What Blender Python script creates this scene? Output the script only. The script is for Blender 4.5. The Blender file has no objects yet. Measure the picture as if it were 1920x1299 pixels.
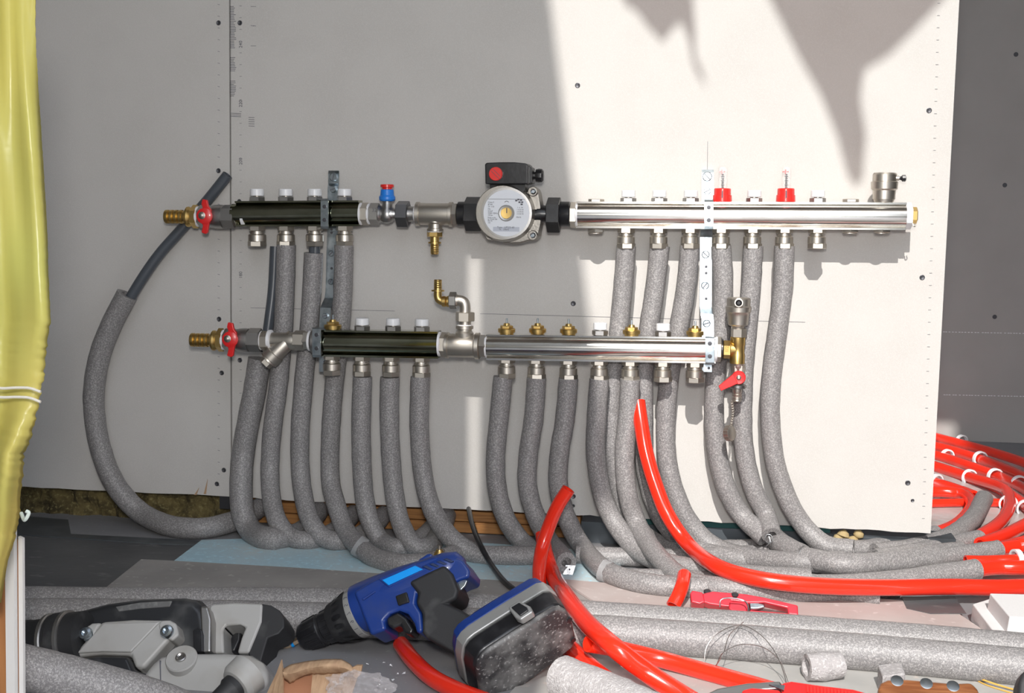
import bpy, bmesh, math, random
from mathutils import Vector, Matrix, noise
random.seed(7)
SC = bpy.context.scene; COL = SC.collection
V = Vector
# ------------------------------------------------------------------ camera
FPX = 2300.0; TH = math.radians(6.2); PS = math.radians(8.6); RO = .01
cF = V((-math.sin(PS)*math.cos(TH), math.cos(PS)*math.cos(TH), -math.sin(TH)))
r0 = V((math.cos(PS), math.sin(PS), 0)); u0 = r0.cross(cF)
cR = r0*math.cos(RO)+u0*math.sin(RO); cU = cR.cross(cF)
CAM = V((0, 0, .334))-2.05*cF
cam = bpy.data.cameras.new('camera'); cam.sensor_width = 36; cam.lens = FPX/1920*36; cam.clip_start = .02
co = bpy.data.objects.new('camera', cam); COL.objects.link(co)
co.matrix_world = Matrix(((cR.x, cU.x, -cF.x, CAM.x), (cR.y, cU.y, -cF.y, CAM.y), (cR.z, cU.z, -cF.z, CAM.z), (0, 0, 0, 1)))
SC.camera = co
# ------------------------------------------------------------------ world, sun, exposure
SC.view_settings.view_transform = 'Standard'; SC.view_settings.look = 'None'
SC.view_settings.exposure = 0.0; SC.view_settings.gamma = 1.0; SC.view_settings.use_curve_mapping = False
w = bpy.data.worlds.new('world'); SC.world = w; w.use_nodes = True
nt = w.node_tree; bg = nt.nodes['Background']
tc = nt.nodes.new('ShaderNodeTexCoord'); sx = nt.nodes.new('ShaderNodeSeparateXYZ')
cr = nt.nodes.new('ShaderNodeValToRGB'); mr = nt.nodes.new('ShaderNodeMapRange')
mr.inputs[1].default_value = -1; mr.inputs[2].default_value = 1
nt.links.new(tc.outputs['Generated'], sx.inputs[0]); nt.links.new(sx.outputs['Z'], mr.inputs[0])
nt.links.new(mr.outputs[0], cr.inputs[0]); nt.links.new(cr.outputs[0], bg.inputs[0])
e = cr.color_ramp.elements
e[0].position = .48; e[0].color = (.10, .11, .07, 1); e[1].position = .52; e[1].color = (.85, .88, .92, 1)
x = e.new(1.0); x.color = (.75, .84, 1.0, 1)
bg.inputs[1].default_value = 3.9
SUN_DIR = V((0.0, math.cos(math.radians(40)), -math.sin(math.radians(40))))   # direction the light travels
sl = bpy.data.lights.new('sun', 'SUN'); sl.energy = 4.4; sl.angle = math.radians(.4); sl.color = (1, .955, .90)
so = bpy.data.objects.new('sun', sl); COL.objects.link(so); so.location = (0, -4, 4)
fla = bpy.data.lights.new('camera_flash', 'AREA'); fla.energy = 12.5; fla.shape = 'DISK'; fla.size = .12; fla.color = (1, .965, .93)
flo = bpy.data.objects.new('camera_flash', fla); COL.objects.link(flo); flo.location = CAM+V((0, -.02, .16)); flo.rotation_euler = (cF*1.0-cR*.02).to_track_quat('-Z', 'Y').to_euler()
so.rotation_euler = (-SUN_DIR).to_track_quat('Z', 'Y').to_euler()

# ------------------------------------------------------------------ pixel <-> place
def ray(px, py): return cF+cR*((px-960)/FPX)-cU*((py-649.5)/FPX)
def P(px, py, d=None, z=None):                # point seen at a pixel, at distance d in front of the board, or at height z
    v = ray(px, py)
    t = (-d-CAM.y)/v.y if d is not None else (z-CAM.z)/v.z
    return CAM+v*t
def PA(px, py, d=.05, zmin=.016):             # on the plane d unless that would go under the floor
    p = P(px, py, d=d)
    return p if p.z >= zmin else P(px, py, z=zmin)
def mpp(p): return (p-CAM).dot(cF)/FPX        # metres per pixel there
def PP(px, py, p0, n):                        # on a free plane
    v = ray(px, py); return CAM+v*((p0-CAM).dot(n)/v.dot(n))
def cv(x, y, z): return (cR*x+cU*y-cF*z).normalized()

# ------------------------------------------------------------------ materials
MATS = {}
def M(name, col, rough=.5, metal=0, spot=None, bump=None, coat=0, trans=0, alpha=1, stretch=None, transl=0, spot2=None, ior=None):
    m = bpy.data.materials.new(name); m.use_nodes = True; t = m.node_tree; b = t.nodes['Principled BSDF']
    b.inputs['Base Color'].default_value = (*col, 1); b.inputs['Roughness'].default_value = rough; b.inputs['Metallic'].default_value = metal
    b.inputs['Coat Weight'].default_value = coat; b.inputs['Transmission Weight'].default_value = trans; b.inputs['Alpha'].default_value = alpha
    if ior: b.inputs['IOR'].default_value = ior
    g = t.nodes.new('ShaderNodeTexCoord'); mp = t.nodes.new('ShaderNodeMapping'); t.links.new(g.outputs['Object'], mp.inputs[0])
    if stretch: mp.inputs['Scale'].default_value = stretch
    def nz(s, det=3):
        n = t.nodes.new('ShaderNodeTexNoise'); n.inputs['Scale'].default_value = s; n.inputs['Detail'].default_value = det
        t.links.new(mp.outputs[0], n.inputs['Vector']); return n
    src = None
    for sp in (spot, spot2):
        if not sp: continue
        s, c2, lo, hi = sp
        n = nz(s); r = t.nodes.new('ShaderNodeMapRange'); r.inputs[1].default_value = lo; r.inputs[2].default_value = hi
        t.links.new(n.outputs['Fac'], r.inputs[0])
        mx = t.nodes.new('ShaderNodeMix'); mx.data_type = 'RGBA'; t.links.new(r.outputs[0], mx.inputs['Factor'])
        if src: t.links.new(src, mx.inputs[6])
        else: mx.inputs[6].default_value = (*col, 1)
        mx.inputs[7].default_value = (*c2, 1); src = mx.outputs[2]
    if src: t.links.new(src, b.inputs['Base Color'])
    if bump:
        n = nz(bump[0], 2); bp = t.nodes.new('ShaderNodeBump'); bp.inputs['Strength'].default_value = bump[1]; bp.inputs['Distance'].default_value = bump[2] if len(bump) > 2 else .001
        t.links.new(n.outputs['Fac'], bp.inputs['Height']); t.links.new(bp.outputs[0], b.inputs['Normal'])
    if transl:
        tr = t.nodes.new('ShaderNodeBsdfTranslucent'); tr.inputs[0].default_value = (*col, 1)
        if src: t.links.new(src, tr.inputs[0])
        ms = t.nodes.new('ShaderNodeMixShader'); ms.inputs[0].default_value = transl
        t.links.new(b.outputs[0], ms.inputs[1]); t.links.new(tr.outputs[0], ms.inputs[2]); t.links.new(ms.outputs[0], t.nodes['Material Output'].inputs[0])
    MATS[name] = m; return m
board = M('plasterboard', (.575, .555, .53), .85, spot=(9, (.54, .52, .495), .4, .75), spot2=(700, (.62, .60, .575), .45, .8), bump=(500, .15))
foam = M('foam', (.195, .187, .188), .45, spot=(430, (.36, .345, .34), .45, .68), spot2=(800, (.62, .60, .59), .58, .76), bump=(650, .5, .001))  # finest pale speckle is foam grain, brightened to stand for glints
chrome = M('chrome', (.86, .84, .80), .16, 1, spot=(60, (.62, .56, .50), .5, .8), bump=(90, .04), stretch=(.3, 1, 1))
dark_refl = M('dark-reflection chrome', (.36, .36, .27), .13, 1, spot=(30, (.19, .20, .13), .4, .7), bump=(120, .05), stretch=(.5, 1, 1))  # chrome with its dark olive reflections put into the base colour
nickel = M('nickel', (.60, .56, .50), .42, 1, bump=(500, .05))
dnick = M('dark nickel', (.42, .41, .40), .38, 1, bump=(400, .08))
brass = M('brass', (.66, .46, .17), .36, 1, bump=(300, .05))
steel = M('zinc', (.54, .60, .64), .30, 1, spot=(70, (.32, .38, .42), .45, .7), bump=(120, .1))
dsteel = M('screw steel', (.10, .10, .11), .45, .8)
wplas = M('white plastic', (.86, .87, .89), .35)
ptfe = M('white tape', (.85, .85, .87), .5, bump=(600, .2))
red = M('red lever plastic', (.72, .02, .02), .32, coat=.3)
redc = M('red cap', (.80, .03, .025), .3, coat=.3)
pex = M('red pipe', (.88, .032, .012), .22, coat=.5, spot=(8, (.80, .03, .012), .4, .7))
blk = M('black plastic', (.013, .013, .015), .3, spot=(50, (.035, .035, .038), .5, .8), bump=(200, .08))
rub = M('black rubber', (.020, .020, .022), .6, spot=(25, (.09, .09, .09), .55, .8), bump=(300, .15))
navy = M('navy housing', (.010, .040, .22), .33, coat=.2, spot=(40, (.025, .05, .20), .5, .8), bump=(300, .04))
cyan = M('cyan sticker', (.0, .30, .85), .4)
blue = M('blue cap', (.02, .22, .75), .4)
cast = M('cast housing', (.33, .31, .28), .42, .75, bump=(350, .25))
silver = M('silver plastic', (.40, .40, .39), .42, .5)
label = M('label white', (.74, .77, .82), .4)
ink = M('print', (.10, .10, .12), .6)
ptube = M('grey pipe', (.075, .085, .10), .35)
gbody = M('grey tool shell', (.38, .375, .365), .42, spot=(18, (.30, .285, .26), .5, .75), bump=(500, .06))
dbody = M('dark tool shell', (.022, .023, .026), .28, spot=(22, (.10, .10, .10), .55, .8), bump=(160, .1))
dusty = M('dusty black', (.035, .033, .035), .5, spot=(34, (.20, .195, .19), .42, .66), spot2=(260, (.45, .44, .43), .58, .78), bump=(260, .2))
memb = M('membrane', (.065, .068, .073), .5, spot=(7, (.11, .112, .115), .4, .7), spot2=(50, (.24, .24, .235), .60, .82), bump=(60, .4, .002), stretch=(.4, 1, 1))
floorm = M('dusty grey screed', (.27, .27, .28), .6, spot=(6, (.21, .21, .22), .4, .7), spot2=(130, (.44, .43, .42), .64, .8), bump=(120, .2))
bluef = M('blue foam sheet', (.40, .60, .70), .65, spot=(4.5, (.55, .64, .66), .38, .62), spot2=(120, (.50, .74, .84), .55, .7), bump=(90, .5, .0015))
gsheet = M('grey foam sheet', (.27, .26, .25), .7, spot=(9, (.35, .335, .32), .4, .7), spot2=(90, (.50, .48, .46), .62, .8), bump=(120, .2))
pinkd = M('dusty pale board', (.46, .385, .365), .65, spot=(10, (.52, .46, .44), .4, .7), spot2=(80, (.66, .60, .58), .62, .8), bump=(80, .2))
wool = M('rock wool', (.16, .125, .05), .95, spot=(35, (.055, .042, .018), .4, .65), spot2=(200, (.27, .23, .10), .55, .75), bump=(60, 1, .01))
timber = M('timber', (.40, .185, .055), .6, spot=(14, (.24, .10, .03), .45, .7), bump=(80, .2), stretch=(1, 8, 14))
green = M('green sealing strip', (.01, .085, .085), .6, bump=(400, .3))
track = M('galvanised track', (.14, .16, .18), .4, .6, spot=(12, (.08, .09, .10), .4, .7))
yellow = M('yellow film', (.78, .66, .20), .32, spot=(6, (.62, .64, .19), .4, .65), spot2=(3, (.82, .60, .14), .5, .7), transl=.5, bump=(14, .15, .003), stretch=(1, 1, .35))
whitep = M('white painted wood', (.70, .68, .66), .5, bump=(70, .3))
orangew = M('orange wood', (.46, .20, .07), .6, stretch=(8, 8, 1), spot=(10, (.35, .14, .05), .4, .7))
card = M('cardboard', (.50, .33, .20), .8, spot=(60, (.40, .25, .15), .4, .7), bump=(90, .4, .002), stretch=(3, 1, .5))
cardi = M('cardboard inside', (.38, .17, .09), .8, bump=(90, .3))
clear = M('clear film', (.75, .70, .70), .10, alpha=.20, bump=(60, 1, .006))
glass = M('sight tube', (.93, .92, .90), .05, alpha=.22)
woodh = M('dark wood', (.16, .055, .02), .3, coat=.4, spot=(16, (.27, .11, .045), .4, .65), bump=(200, .05), stretch=(1.2, 14, 14))
pliers = M('red metal', (.62, .03, .05), .35, coat=.3)
wblock = M('white foam block', (.72, .71, .71), .8, bump=(400, .5))
sawn = M('cut foam face', (.38, .36, .36), .9, bump=(500, .8, .002), spot=(300, (.55, .53, .53), .5, .7))
tape = M('clear tape', (.55, .56, .57), .12, alpha=.42, bump=(90, .8, .002))
tin = M('tin strip', (.40, .41, .42), .35, .9, bump=(120, .4))
wire = M('thin wire', (.35, .32, .30), .35, .9)
dark = M('dark interior wall', (.10, .095, .085), .85, bump=(50, .2))
roof = M('ceiling boards', (.25, .22, .19), .85)
film = M('hanging film', (.85, .62, .40), .4, transl=.75)
_t = film.node_tree; _o = _t.nodes['Material Output']; _src = _o.inputs[0].links[0].from_socket
_tr = _t.nodes.new('ShaderNodeBsdfTransparent'); _tr.inputs[0].default_value = (.56, .30, .10, 1)
_mx = _t.nodes.new('ShaderNodeMixShader'); _mx.inputs[0].default_value = .5
_t.links.new(_src, _mx.inputs[1]); _t.links.new(_tr.outputs[0], _mx.inputs[2]); _t.links.new(_mx.outputs[0], _o.inputs[0])
straw = M('yellow twine', (.65, .38, .08), .6)
plug = M('bolt steel', (.45, .50, .54), .25, 1)

# ------------------------------------------------------------------ mesh helpers
def frame(ax):
    ax = ax.normalized(); a = V((0, 0, 1)) if abs(ax.z) < .9 else V((1, 0, 0))
    e1 = (a-ax*a.dot(ax)).normalized(); return e1, ax.cross(e1)
class B:
    def __init__(s): s.m = bmesh.new()
    def ring(s, c, e1, e2, r, n, ph=0, ry=None):
        return [s.m.verts.new(c+e1*(r*math.cos(ph+2*math.pi*i/n))+e2*((ry or r)*math.sin(ph+2*math.pi*i/n))) for i in range(n)]
    def skin(s, a, b):
        n = len(a)
        for i in range(n): s.m.faces.new((a[i], a[(i+1) % n], b[(i+1) % n], b[i]))
    def cap(s, a, flip=False):
        try: s.m.faces.new(a[::-1] if flip else a)
        except ValueError: pass
    def lathe(s, prof, o, ax, n=28, ph=0, caps=True, e=None, flat=1.0):
        e1, e2 = e or frame(ax); ax = ax.normalized(); last = None
        for i, (t, r) in enumerate(prof):
            k = s.ring(o+ax*t, e1, e2, max(r, 1e-5), n, ph, max(r*flat, 1e-5))
            if last: s.skin(last, k)
            elif caps: s.cap(k, True)
            last = k
        if caps: s.cap(last)
        return s
    def hexn(s, a, ax, L, r, ch=.0009, ph=0, e=None, n=6):   # a nut with chamfered ends, r = half width across corners
        e1, e2 = e or frame(ax); ax = ax.normalized()
        ks = [s.ring(a+ax*t, e1, e2, q, n, ph) for t, q in ((0, r*.93), (ch, r), (L-ch, r), (L, r*.93))]
        s.cap(ks[0], True)
        for i in range(3): s.skin(ks[i], ks[i+1])
        s.cap(ks[3]); return s
    def tube(s, pts, r, n=16, caps=True, inner=None):
        pts = [V(p) for p in pts]; N = len(pts)
        tg = [(pts[min(i+1, N-1)]-pts[max(i-1, 0)]).normalized() for i in range(N)]
        e1, e2 = frame(tg[0]); last = None; rr = r if callable(r) else (lambda u: r)
        first = None
        for i in range(N):
            if i:
                q = tg[i-1].rotation_difference(tg[i]); e1 = q @ e1; e2 = tg[i].cross(e1)
            k = s.ring(pts[i], e1, e2, rr(i/(N-1)), n)
            if last: s.skin(last, k)
            else: first = (k, e1.copy(), e2.copy())
            last = k
        if inner:
            for k, c, a, b, d in ((first[0], pts[0], first[1], first[2], tg[0]), (last, pts[-1], e1, e2, -tg[-1])):
                k2 = s.ring(c, a, b, inner, n); k3 = s.ring(c+d*inner*2, a, b, inner, n)
                s.skin(k, k2); s.skin(k2, k3); s.cap(k3)
        elif caps: s.cap(first[0], True); s.cap(last)
        return s
    def box(s, c, h, R=None):
        R = R or Matrix.Identity(3); v = []
        for i in (-1, 1):
            for j in (-1, 1):
                for k in (-1, 1): v.append(s.m.verts.new(V(c)+R @ V((i*h[0], j*h[1], k*h[2]))))
        for f in ((0, 1, 3, 2), (4, 6, 7, 5), (0, 4, 5, 1), (2, 3, 7, 6), (0, 2, 6, 4), (1, 5, 7, 3)): s.m.faces.new([v[i] for i in f])
        return s
    def prism(s, pts, vec, taper=1.0):
        a = [s.m.verts.new(V(p)) for p in pts]; c = sum((V(p) for p in pts), V())/len(pts)
        b = [s.m.verts.new(c+(V(p)-c)*taper+vec) for p in pts]
        s.cap(a); s.cap(b, True); s.skin(b, a); return s
    def tri(s, pts): s.m.faces.new([s.m.verts.new(V(p)) for p in pts]); return s
def wloc(o):
    l = V((0, 0, 0))
    while o: l = l+o.location; o = o.parent
    return l
def obj(name, b, mt, parent=None, ang=35, bev=None, seg=3, label=None, stuff=False, sub=0):
    bm = b.m if isinstance(b, B) else b
    bmesh.ops.recalc_face_normals(bm, faces=bm.faces)
    me = bpy.data.meshes.new(name)
    if parent: off = wloc(parent)
    else:
        xs = [v.co for v in bm.verts]
        off = V(((min(v.x for v in xs)+max(v.x for v in xs))/2, (min(v.y for v in xs)+max(v.y for v in xs))/2, min(v.z for v in xs)))
    bmesh.ops.translate(bm, verts=bm.verts, vec=-off); bm.to_mesh(me); bm.free()
    o = bpy.data.objects.new(name, me); COL.objects.link(o); o.data.materials.append(mt)
    if parent: o.parent = parent
    else: o.location = off
    for p in me.polygons: p.use_smooth = True
    me.set_sharp_from_angle(angle=math.radians(ang))
    if bev:
        d = o.modifiers.new('bevel', 'BEVEL'); d.width = bev; d.segments = seg; d.limit_method = 'ANGLE'; d.angle_limit = math.radians(40); d.harden_normals = True
    if label: o['label'] = label
    if stuff: o['kind'] = 'stuff'
    return o
def tag(o, label, cat, group=None, kind=None):
    o['label'] = label; o['category'] = cat
    if group: o['group'] = group
    if kind: o['kind'] = kind
    return o
def thing(name, label, cat, loc, group=None):
    o = bpy.data.objects.new(name, None); o.empty_display_size = .02; COL.objects.link(o); o.location = loc
    return tag(o, label, cat, group)
def struct(o): o['kind'] = 'structure'; return o
def spline(pts, n=10):                       # Catmull-Rom through points
    p = [V(q) for q in pts]; p = [p[0]*2-p[1]]+p+[p[-1]*2-p[-2]]; out = []
    for i in range(1, len(p)-2):
        for k in range(n):
            t = k/n; a, b, c, d = p[i-1], p[i], p[i+1], p[i+2]
            out.append(.5*((2*b)+(c-a)*t+(2*a-5*b+4*c-d)*t*t+(3*b-a-3*c+d)*t**3))
    out.append(p[-2]); return out
def pix(path, d=.05, zmin=.016):
    out = []
    for q in path: out.append(PA(q[0], q[1], q[2] if len(q) > 2 and q[2] is not None else d, q[3] if len(q) > 3 else zmin))
    return out
def slab(outline, p0, n, vec, taper=1.0):    # outline seen from the camera on plane (p0,n), extruded by vec
    return B().prism([PP(px, py, p0, n) for px, py in outline], vec, taper)
XA = V((1, 0, 0)); ZA = V((0, 0, 1)); YA = V((0, 1, 0))
HEXV = (V((0, -1, 0)), V((1, 0, 0)))         # hex nuts on vertical axes show one flat face or an edge
def text_mesh(body, size, origin, right, up, parent, mt, name='lettering', align='LEFT'):
    c = bpy.data.curves.new('t', 'FONT'); c.body = body; c.size = size; c.align_x = align; c.extrude = .00012
    t = bpy.data.objects.new('t', c); COL.objects.link(t); bpy.context.view_layer.update()
    me = bpy.data.meshes.new_from_object(t.evaluated_get(bpy.context.evaluated_depsgraph_get()))
    bpy.data.objects.remove(t); n = right.cross(up)
    bm = bmesh.new(); bm.from_mesh(me); bpy.data.meshes.remove(me)
    for v in bm.verts: v.co = V(origin)+right*v.co.x+up*v.co.y+n*v.co.z
    return bm

# ------------------------------------------------------------------ the room
def quadbox(name, pts, vec, mt, parent=None): return struct(obj(name, B().prism(pts, vec), mt, parent))
fl = B().tri([(-4, -5, 0), (5, -5, 0), (5, 1.5, 0), (-4, 1.5, 0)]); o = struct(obj('floor', fl, floorm))
seam = P(430, 480, d=0).x
bL = [P(-200, 900, d=0), P(433, 931, d=0), P(427, -620, d=0), P(-200, -620, d=0)]
bR = [P(436, 932, d=0), P(1745, 1000, d=0), P(1832, -620, d=0), P(430, -620, d=0)]
def ragged(a, b, n, amp):
    return [a.lerp(b, i/n)+V((0, 0, random.uniform(-amp, amp) if 0 < i < n else 0)) for i in range(n+1)]
wL = quadbox('wall_back_left', ragged(bL[0], bL[1], 20, .0012)+bL[2:], V((0, .012, 0)), board)
wR = quadbox('wall_back', ragged(bR[0], bR[1], 60, .0013)+bR[2:], V((0, .0125, 0)), board)
obj('joint_shadow', B().box((seam, .014, .75), (.03, .0015, .72)), dsteel, wR)
fy = P(1850, 828, z=0).y
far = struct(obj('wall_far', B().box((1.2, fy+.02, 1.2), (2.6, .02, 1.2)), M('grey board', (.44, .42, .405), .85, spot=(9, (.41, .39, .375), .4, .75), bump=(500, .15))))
struct(obj('wall_left', B().box((-1.02, -.9, 1.2), (.03, 1.4, 1.2)), dark))
struct(obj('wall_right', B().box((2.05, -.1, 1.2), (.03, 1.3, 1.2)), dark))
struct(obj('ceiling', B().box((1.1, -.22, 2.43), (2.15, 1.44, .03)), roof))
# studs behind the board, hidden except in the gap
# unseen front wall added to block sun; opening and slit cut from shadow edges
def occ(px, py, Y, y0=0.0):
    q = P(px, py, d=-y0); return q-SUN_DIR*((q.y-Y)/SUN_DIR.y)
YF = -2.9
def shade(pxs, Y, name, mt, th=.02):
    return obj(name, B().prism([occ(a, b, Y) for a, b in pxs], V((0, -th, 0))), mt)
fw = B()
top = -900; lo = 3300
ex = lambda y: 1032+128*y/960
xe0 = occ(ex(top), top, YF); xe1 = occ(1136, 985, YF); 
def fpoly(pts): fw.prism(pts, V((0, -.05, 0)))
sA = [occ(882, 430, YF), occ(898, 430, YF), occ(898, 985, YF), occ(882, 985, YF)]
zt = xe0.z; zb = .0
lx = -4.0
fpoly([V((lx, YF, zb)), V((sA[3].x, YF, zb)), sA[3], sA[0], V((sA[0].x, YF, zt)), V((lx, YF, zt))])
fpoly([sA[0], sA[1], V((sA[1].x, YF, zt)), V((sA[0].x, YF, zt))])
fpoly([V((sA[3].x, YF, zb)), V((sA[2].x, YF, zb)), sA[2], sA[3]])
e1_ = occ(1032, 0, YF); e2_ = occ(1150, 960, YF)
fpoly([V((sA[1].x, YF, zb)), V((.135, YF, zb)), V((.135, YF, e2_.z)), e2_, e1_, xe0, V((sA[1].x, YF, zt))])
struct(obj('sun_block_wall', fw, dark))
struct(obj('sun_block_jamb', B().box((2.3, YF-.02, zt/2), (1.35, .02, zt/2)), dark))  # unseen right jamb, added where the floor's shadow line needs its edge
YT = -2.3
sh1 = [(1100, -330), (1150, -60), (1170, 5), (1195, 22), (1215, 50), (1243, 78), (1262, 52), (1278, 42), (1292, 75), (1297, 112), (1308, 140), (1326, 160), (1316, 132), (1304, 105), (1304, 60), (1300, 0), (1298, -60), (1290, -330)]
sh2 = [(1340, -330), (1418, -60), (1440, -10), (1500, 110), (1540, 180), (1570, 255), (1588, 325), (1604, 350), (1618, 335), (1624, 250), (1613, 185), (1620, 130), (1664, 105), (1712, 58), (1765, 2), (1810, -60), (1880, -330)]
f1 = tag(shade(sh1, YT, 'plastic_film_shred', film, .002), 'torn shred of plastic film hanging in the opening, its shadow pointed and narrow', 'plastic film')
f2 = tag(shade(sh2, YT, 'plastic_film_sheet', film, .002), 'broad torn piece of plastic film hanging in the opening', 'plastic film')

# screws in the boards and printed marks
def screw(px, py, par, d=0.0, r=.0042, hole=False):
    c = P(px, py, d=d); b = B().lathe([(0, r*.9), (.0006, r), (.0009, r*.8), (.0003, r*.35)], c, V((0, -1, 0)), 16)
    obj('screw', b, dsteel, par)
for a, b_ in ((410, 43), (410, 320), (411, 598), (420, 881), (407, 907), (416, 699)): screw(a, b_, wL)
for a, b_ in ((450, 43), (450, 675), (449, 378), (1083, 160), (1075, 569), (1075, 930), (1742, 207), (1729, 520), (1702, 905), (1075, 948), (1711, 938)): screw(a, b_, wR, r=.0042 if (a, b_) not in ((1075, 948), (1711, 938)) else .0028)
mk = B(); mkl = B()
def tick(b, x0, y0, x1, y1, t=.0005):
    p, q = P(x0, y0, d=.0004), P(x1, y1, d=.0004); dv = q-p; n = dv.cross(YA).normalized()*t
    b.prism([p-n, q-n, q+n, p+n], V((0, .0006, 0)))
for y in range(8, 930, 22):
    if y not in (400,): tick(mkl, 408, y, 412, y+1, .0003); tick(mk, 449, y+3, 453, y+3, .0003)
for ya, yb in ((12, 92), (108, 134), (152, 182)):
    y = ya
    while y < yb: tick(mk, 431, y, 438+random.random()*5, y, .00045); y += 3.1
for y in range(212, 219, 3): tick(mk, 432, y, 452, y+1, .0004)
for y in range(220, 238, 4): tick(mk, 466, y, 477, y+.5, .0004)
for a, b_ in ((475, 480), (470, 476)): tick(mk, a, 12, b_, 12, .0003); tick(mk, a, 48, b_, 49, .0003); tick(mk, a, 86, b_, 86, .0003)
for y in range(6, 985, 23): tick(mk, 1758-y*.03, y, 1763-y*.03, y, .0003)
tick(mk, 470, 577, 740, 583, .0003); tick(mk, 900, 588, 1510, 604, .0003); tick(mk, 1327, 265, 1326, 330, .0003)
for y, s in ((84, '240'), (195, '220'), (303, '200'), (516, '180'), (300, '')):
    if s: o_ = P(454, y+6, d=.0003); bm_ = text_mesh(s, .008, o_, V((0, 0, 1)), V((-1, 0, 0)), None, ink); obj('printed_number', bm_, ink, wR)
obj('printed_marks', mk, ink, wR); obj('printed_marks', mkl, ink, wL)
for a, b_ in ((1905, 102), (1884, 347), (1865, 594)):
    c = P(a, b_, d=-fy); obj('screw', B().lathe([(0, .0055), (.001, .005)], c, V((0, -1, 0)), 14), dsteel, far)
for yy in (622, 740):
    b = B()
    for k in range(30):
        x = 1768+k*6+random.random()*3; c = P(x, yy+(x-1768)*.02, d=-fy); b.box(c, (.0022, .0006, .0008))
    obj('perforation_marks', b, wplas, far)

# what shows in the gap under the board
def gap(name, x0, x1, z0, z1, y0, y1, mt, lab, cat, seg=0):
    b = B().box(((x0+x1)/2, (y0+y1)/2, (z0+z1)/2), ((x1-x0)/2, (y1-y0)/2, (z1-z0)/2)); return tag(obj(name, b, mt), lab, cat)
xg = lambda px: P(px, 970, d=0).x
wb = B(); nx, nz_ = 90, 12
x0, x1 = -.96, xg(438); grid = []
for i in range(nx+1):
    row = []
    for j in range(nz_+1):
        p = V((x0+(x1-x0)*i/nx, .035, -.002+.10*j/nz_)); p.y -= .012*noise.noise(p*45)+.006*noise.noise(p*120); row.append(wb.m.verts.new(p))
    grid.append(row)
for i in range(nx):
    for j in range(nz_): wb.m.faces.new((grid[i][j], grid[i+1][j], grid[i+1][j+1], grid[i][j+1]))
bk = [wb.m.verts.new(V((a, .10, z))) for a, z in ((x0, -.002), (x1, -.002), (x1, .098), (x0, .098))]
for k, line in enumerate(([g[0] for g in grid], grid[-1], [g[-1] for g in grid][::-1], grid[0][::-1])):
    for i in range(len(line)-1): wb.m.faces.new((line[i+1], line[i], bk[k]))
    wb.m.faces.new((bk[k], bk[(k+1) % 4], line[-1]))
tag(obj('mineral_wool', wb, wool), 'brown mineral wool batt filling the gap under the left board', 'insulation', kind='stuff')
tm = thing('timber_plate', 'orange brown timber planks showing in the gap under the board', 'timber', (xg(760), .09, 0))
for z0 in (.002, .022, .042, .062):
    obj('plank', B().box(((xg(455)+xg(1085))/2, .055, z0+.0095), ((xg(1085)-xg(455))/2, .02, .0093)), timber, tm, bev=.001, seg=1)
gap('steel_stud', xg(428), xg(452), .0, .07, .012, .04, track, 'galvanised stud end at the left board joint, under the board', 'stud')
gap('steel_track', xg(1088), xg(1800), .0, .036, .02, .07, track, 'dark galvanised steel track along the floor under the right board', 'track')
gap('green_strip', xg(1130), xg(1560), .037, .075, .018, .05, green, 'dark green sealing strip tucked under the sunlit board', 'sealing strip')
b = B()
for k in range(5):
    c = V((xg(1575)+k*.008, .012, .03+.008*math.sin(k*2))); b.lathe([(-.006, .003), (-.002, .009+.002*(k % 2)), (.004, .008), (.008, .002)], c, V((.3, .1, 1)), 9)
tag(obj('expanding_foam_blob', b, M('foam blob', (.42, .32, .16), .8, bump=(200, .6)), ang=80), 'yellowish lump of hardened filler under the right board', 'filler')
# membrane upstand at the left
mb = [P(30, 966, d=.0), P(450, 1000, d=0), P(445, 1022, z=.003), P(300, 1019, z=.003), P(30, 1001, z=.003)]
tag(obj('floor_membrane_strip', B().prism(mb, V((0, 0, -.004))), M('membrane strip', (.07, .078, .085), .45, spot=(20, (.11, .12, .125), .5, .75))), 'dark grey membrane strip lapped along the foot of the left wall', 'membrane')
def sheet(name, outl, z, th, mt, lab, cat, bev=None):
    pts = [P(a, b_, z=z) for a, b_ in outl]; return tag(obj(name, B().prism(pts, V((0, 0, -th))), mt, bev=bev), lab, cat)
sheet('floor_membrane', [(-200, 985), (470, 1022), (420, 1060), (300, 1110), (250, 1150), (60, 1230), (-300, 1230)], .0012, .001, memb, 'dark dusty membrane covering the floor corner at the left', 'membrane')
sheet('blue_foam_sheet', [(378, 1012), (500, 1008), (800, 1010), (1110, 1032), (1190, 1075), (1215, 1112), (1100, 1122), (820, 1090), (690, 1078), (540, 1066), (325, 1052)], .0035, .003, bluef, 'pale blue foam underlay sheet beneath the bent insulated pipes', 'underlay sheet')
sheet('grey_foam_sheet', [(265, 1048), (325, 1051), (540, 1063), (700, 1074), (860, 1083), (1100, 1098), (1180, 1130), (1150, 1195), (700, 1190), (100, 1180), (140, 1140), (200, 1100)], .0060, .0024, gsheet, 'grey foam underlay sheet lying between the blue sheet and the long foam tubes', 'underlay sheet')
sheet('sunlit_floor_sheet', [(1040, 1206), (1400, 1225), (1960, 1262), (1960, 1360), (900, 1360)], .003, .0025, M('sunlit floor tone', (.44, .43, .41), .6, spot=(12, (.37, .365, .35), .4, .7), spot2=(70, (.56, .50, .45), .60, .8), bump=(90, .2)), 'pale dusty sheet added to brighten the sunlit floor along the bottom right edge', 'board')  # pale sheet added so the sunlit part of the floor reads brighter
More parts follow.
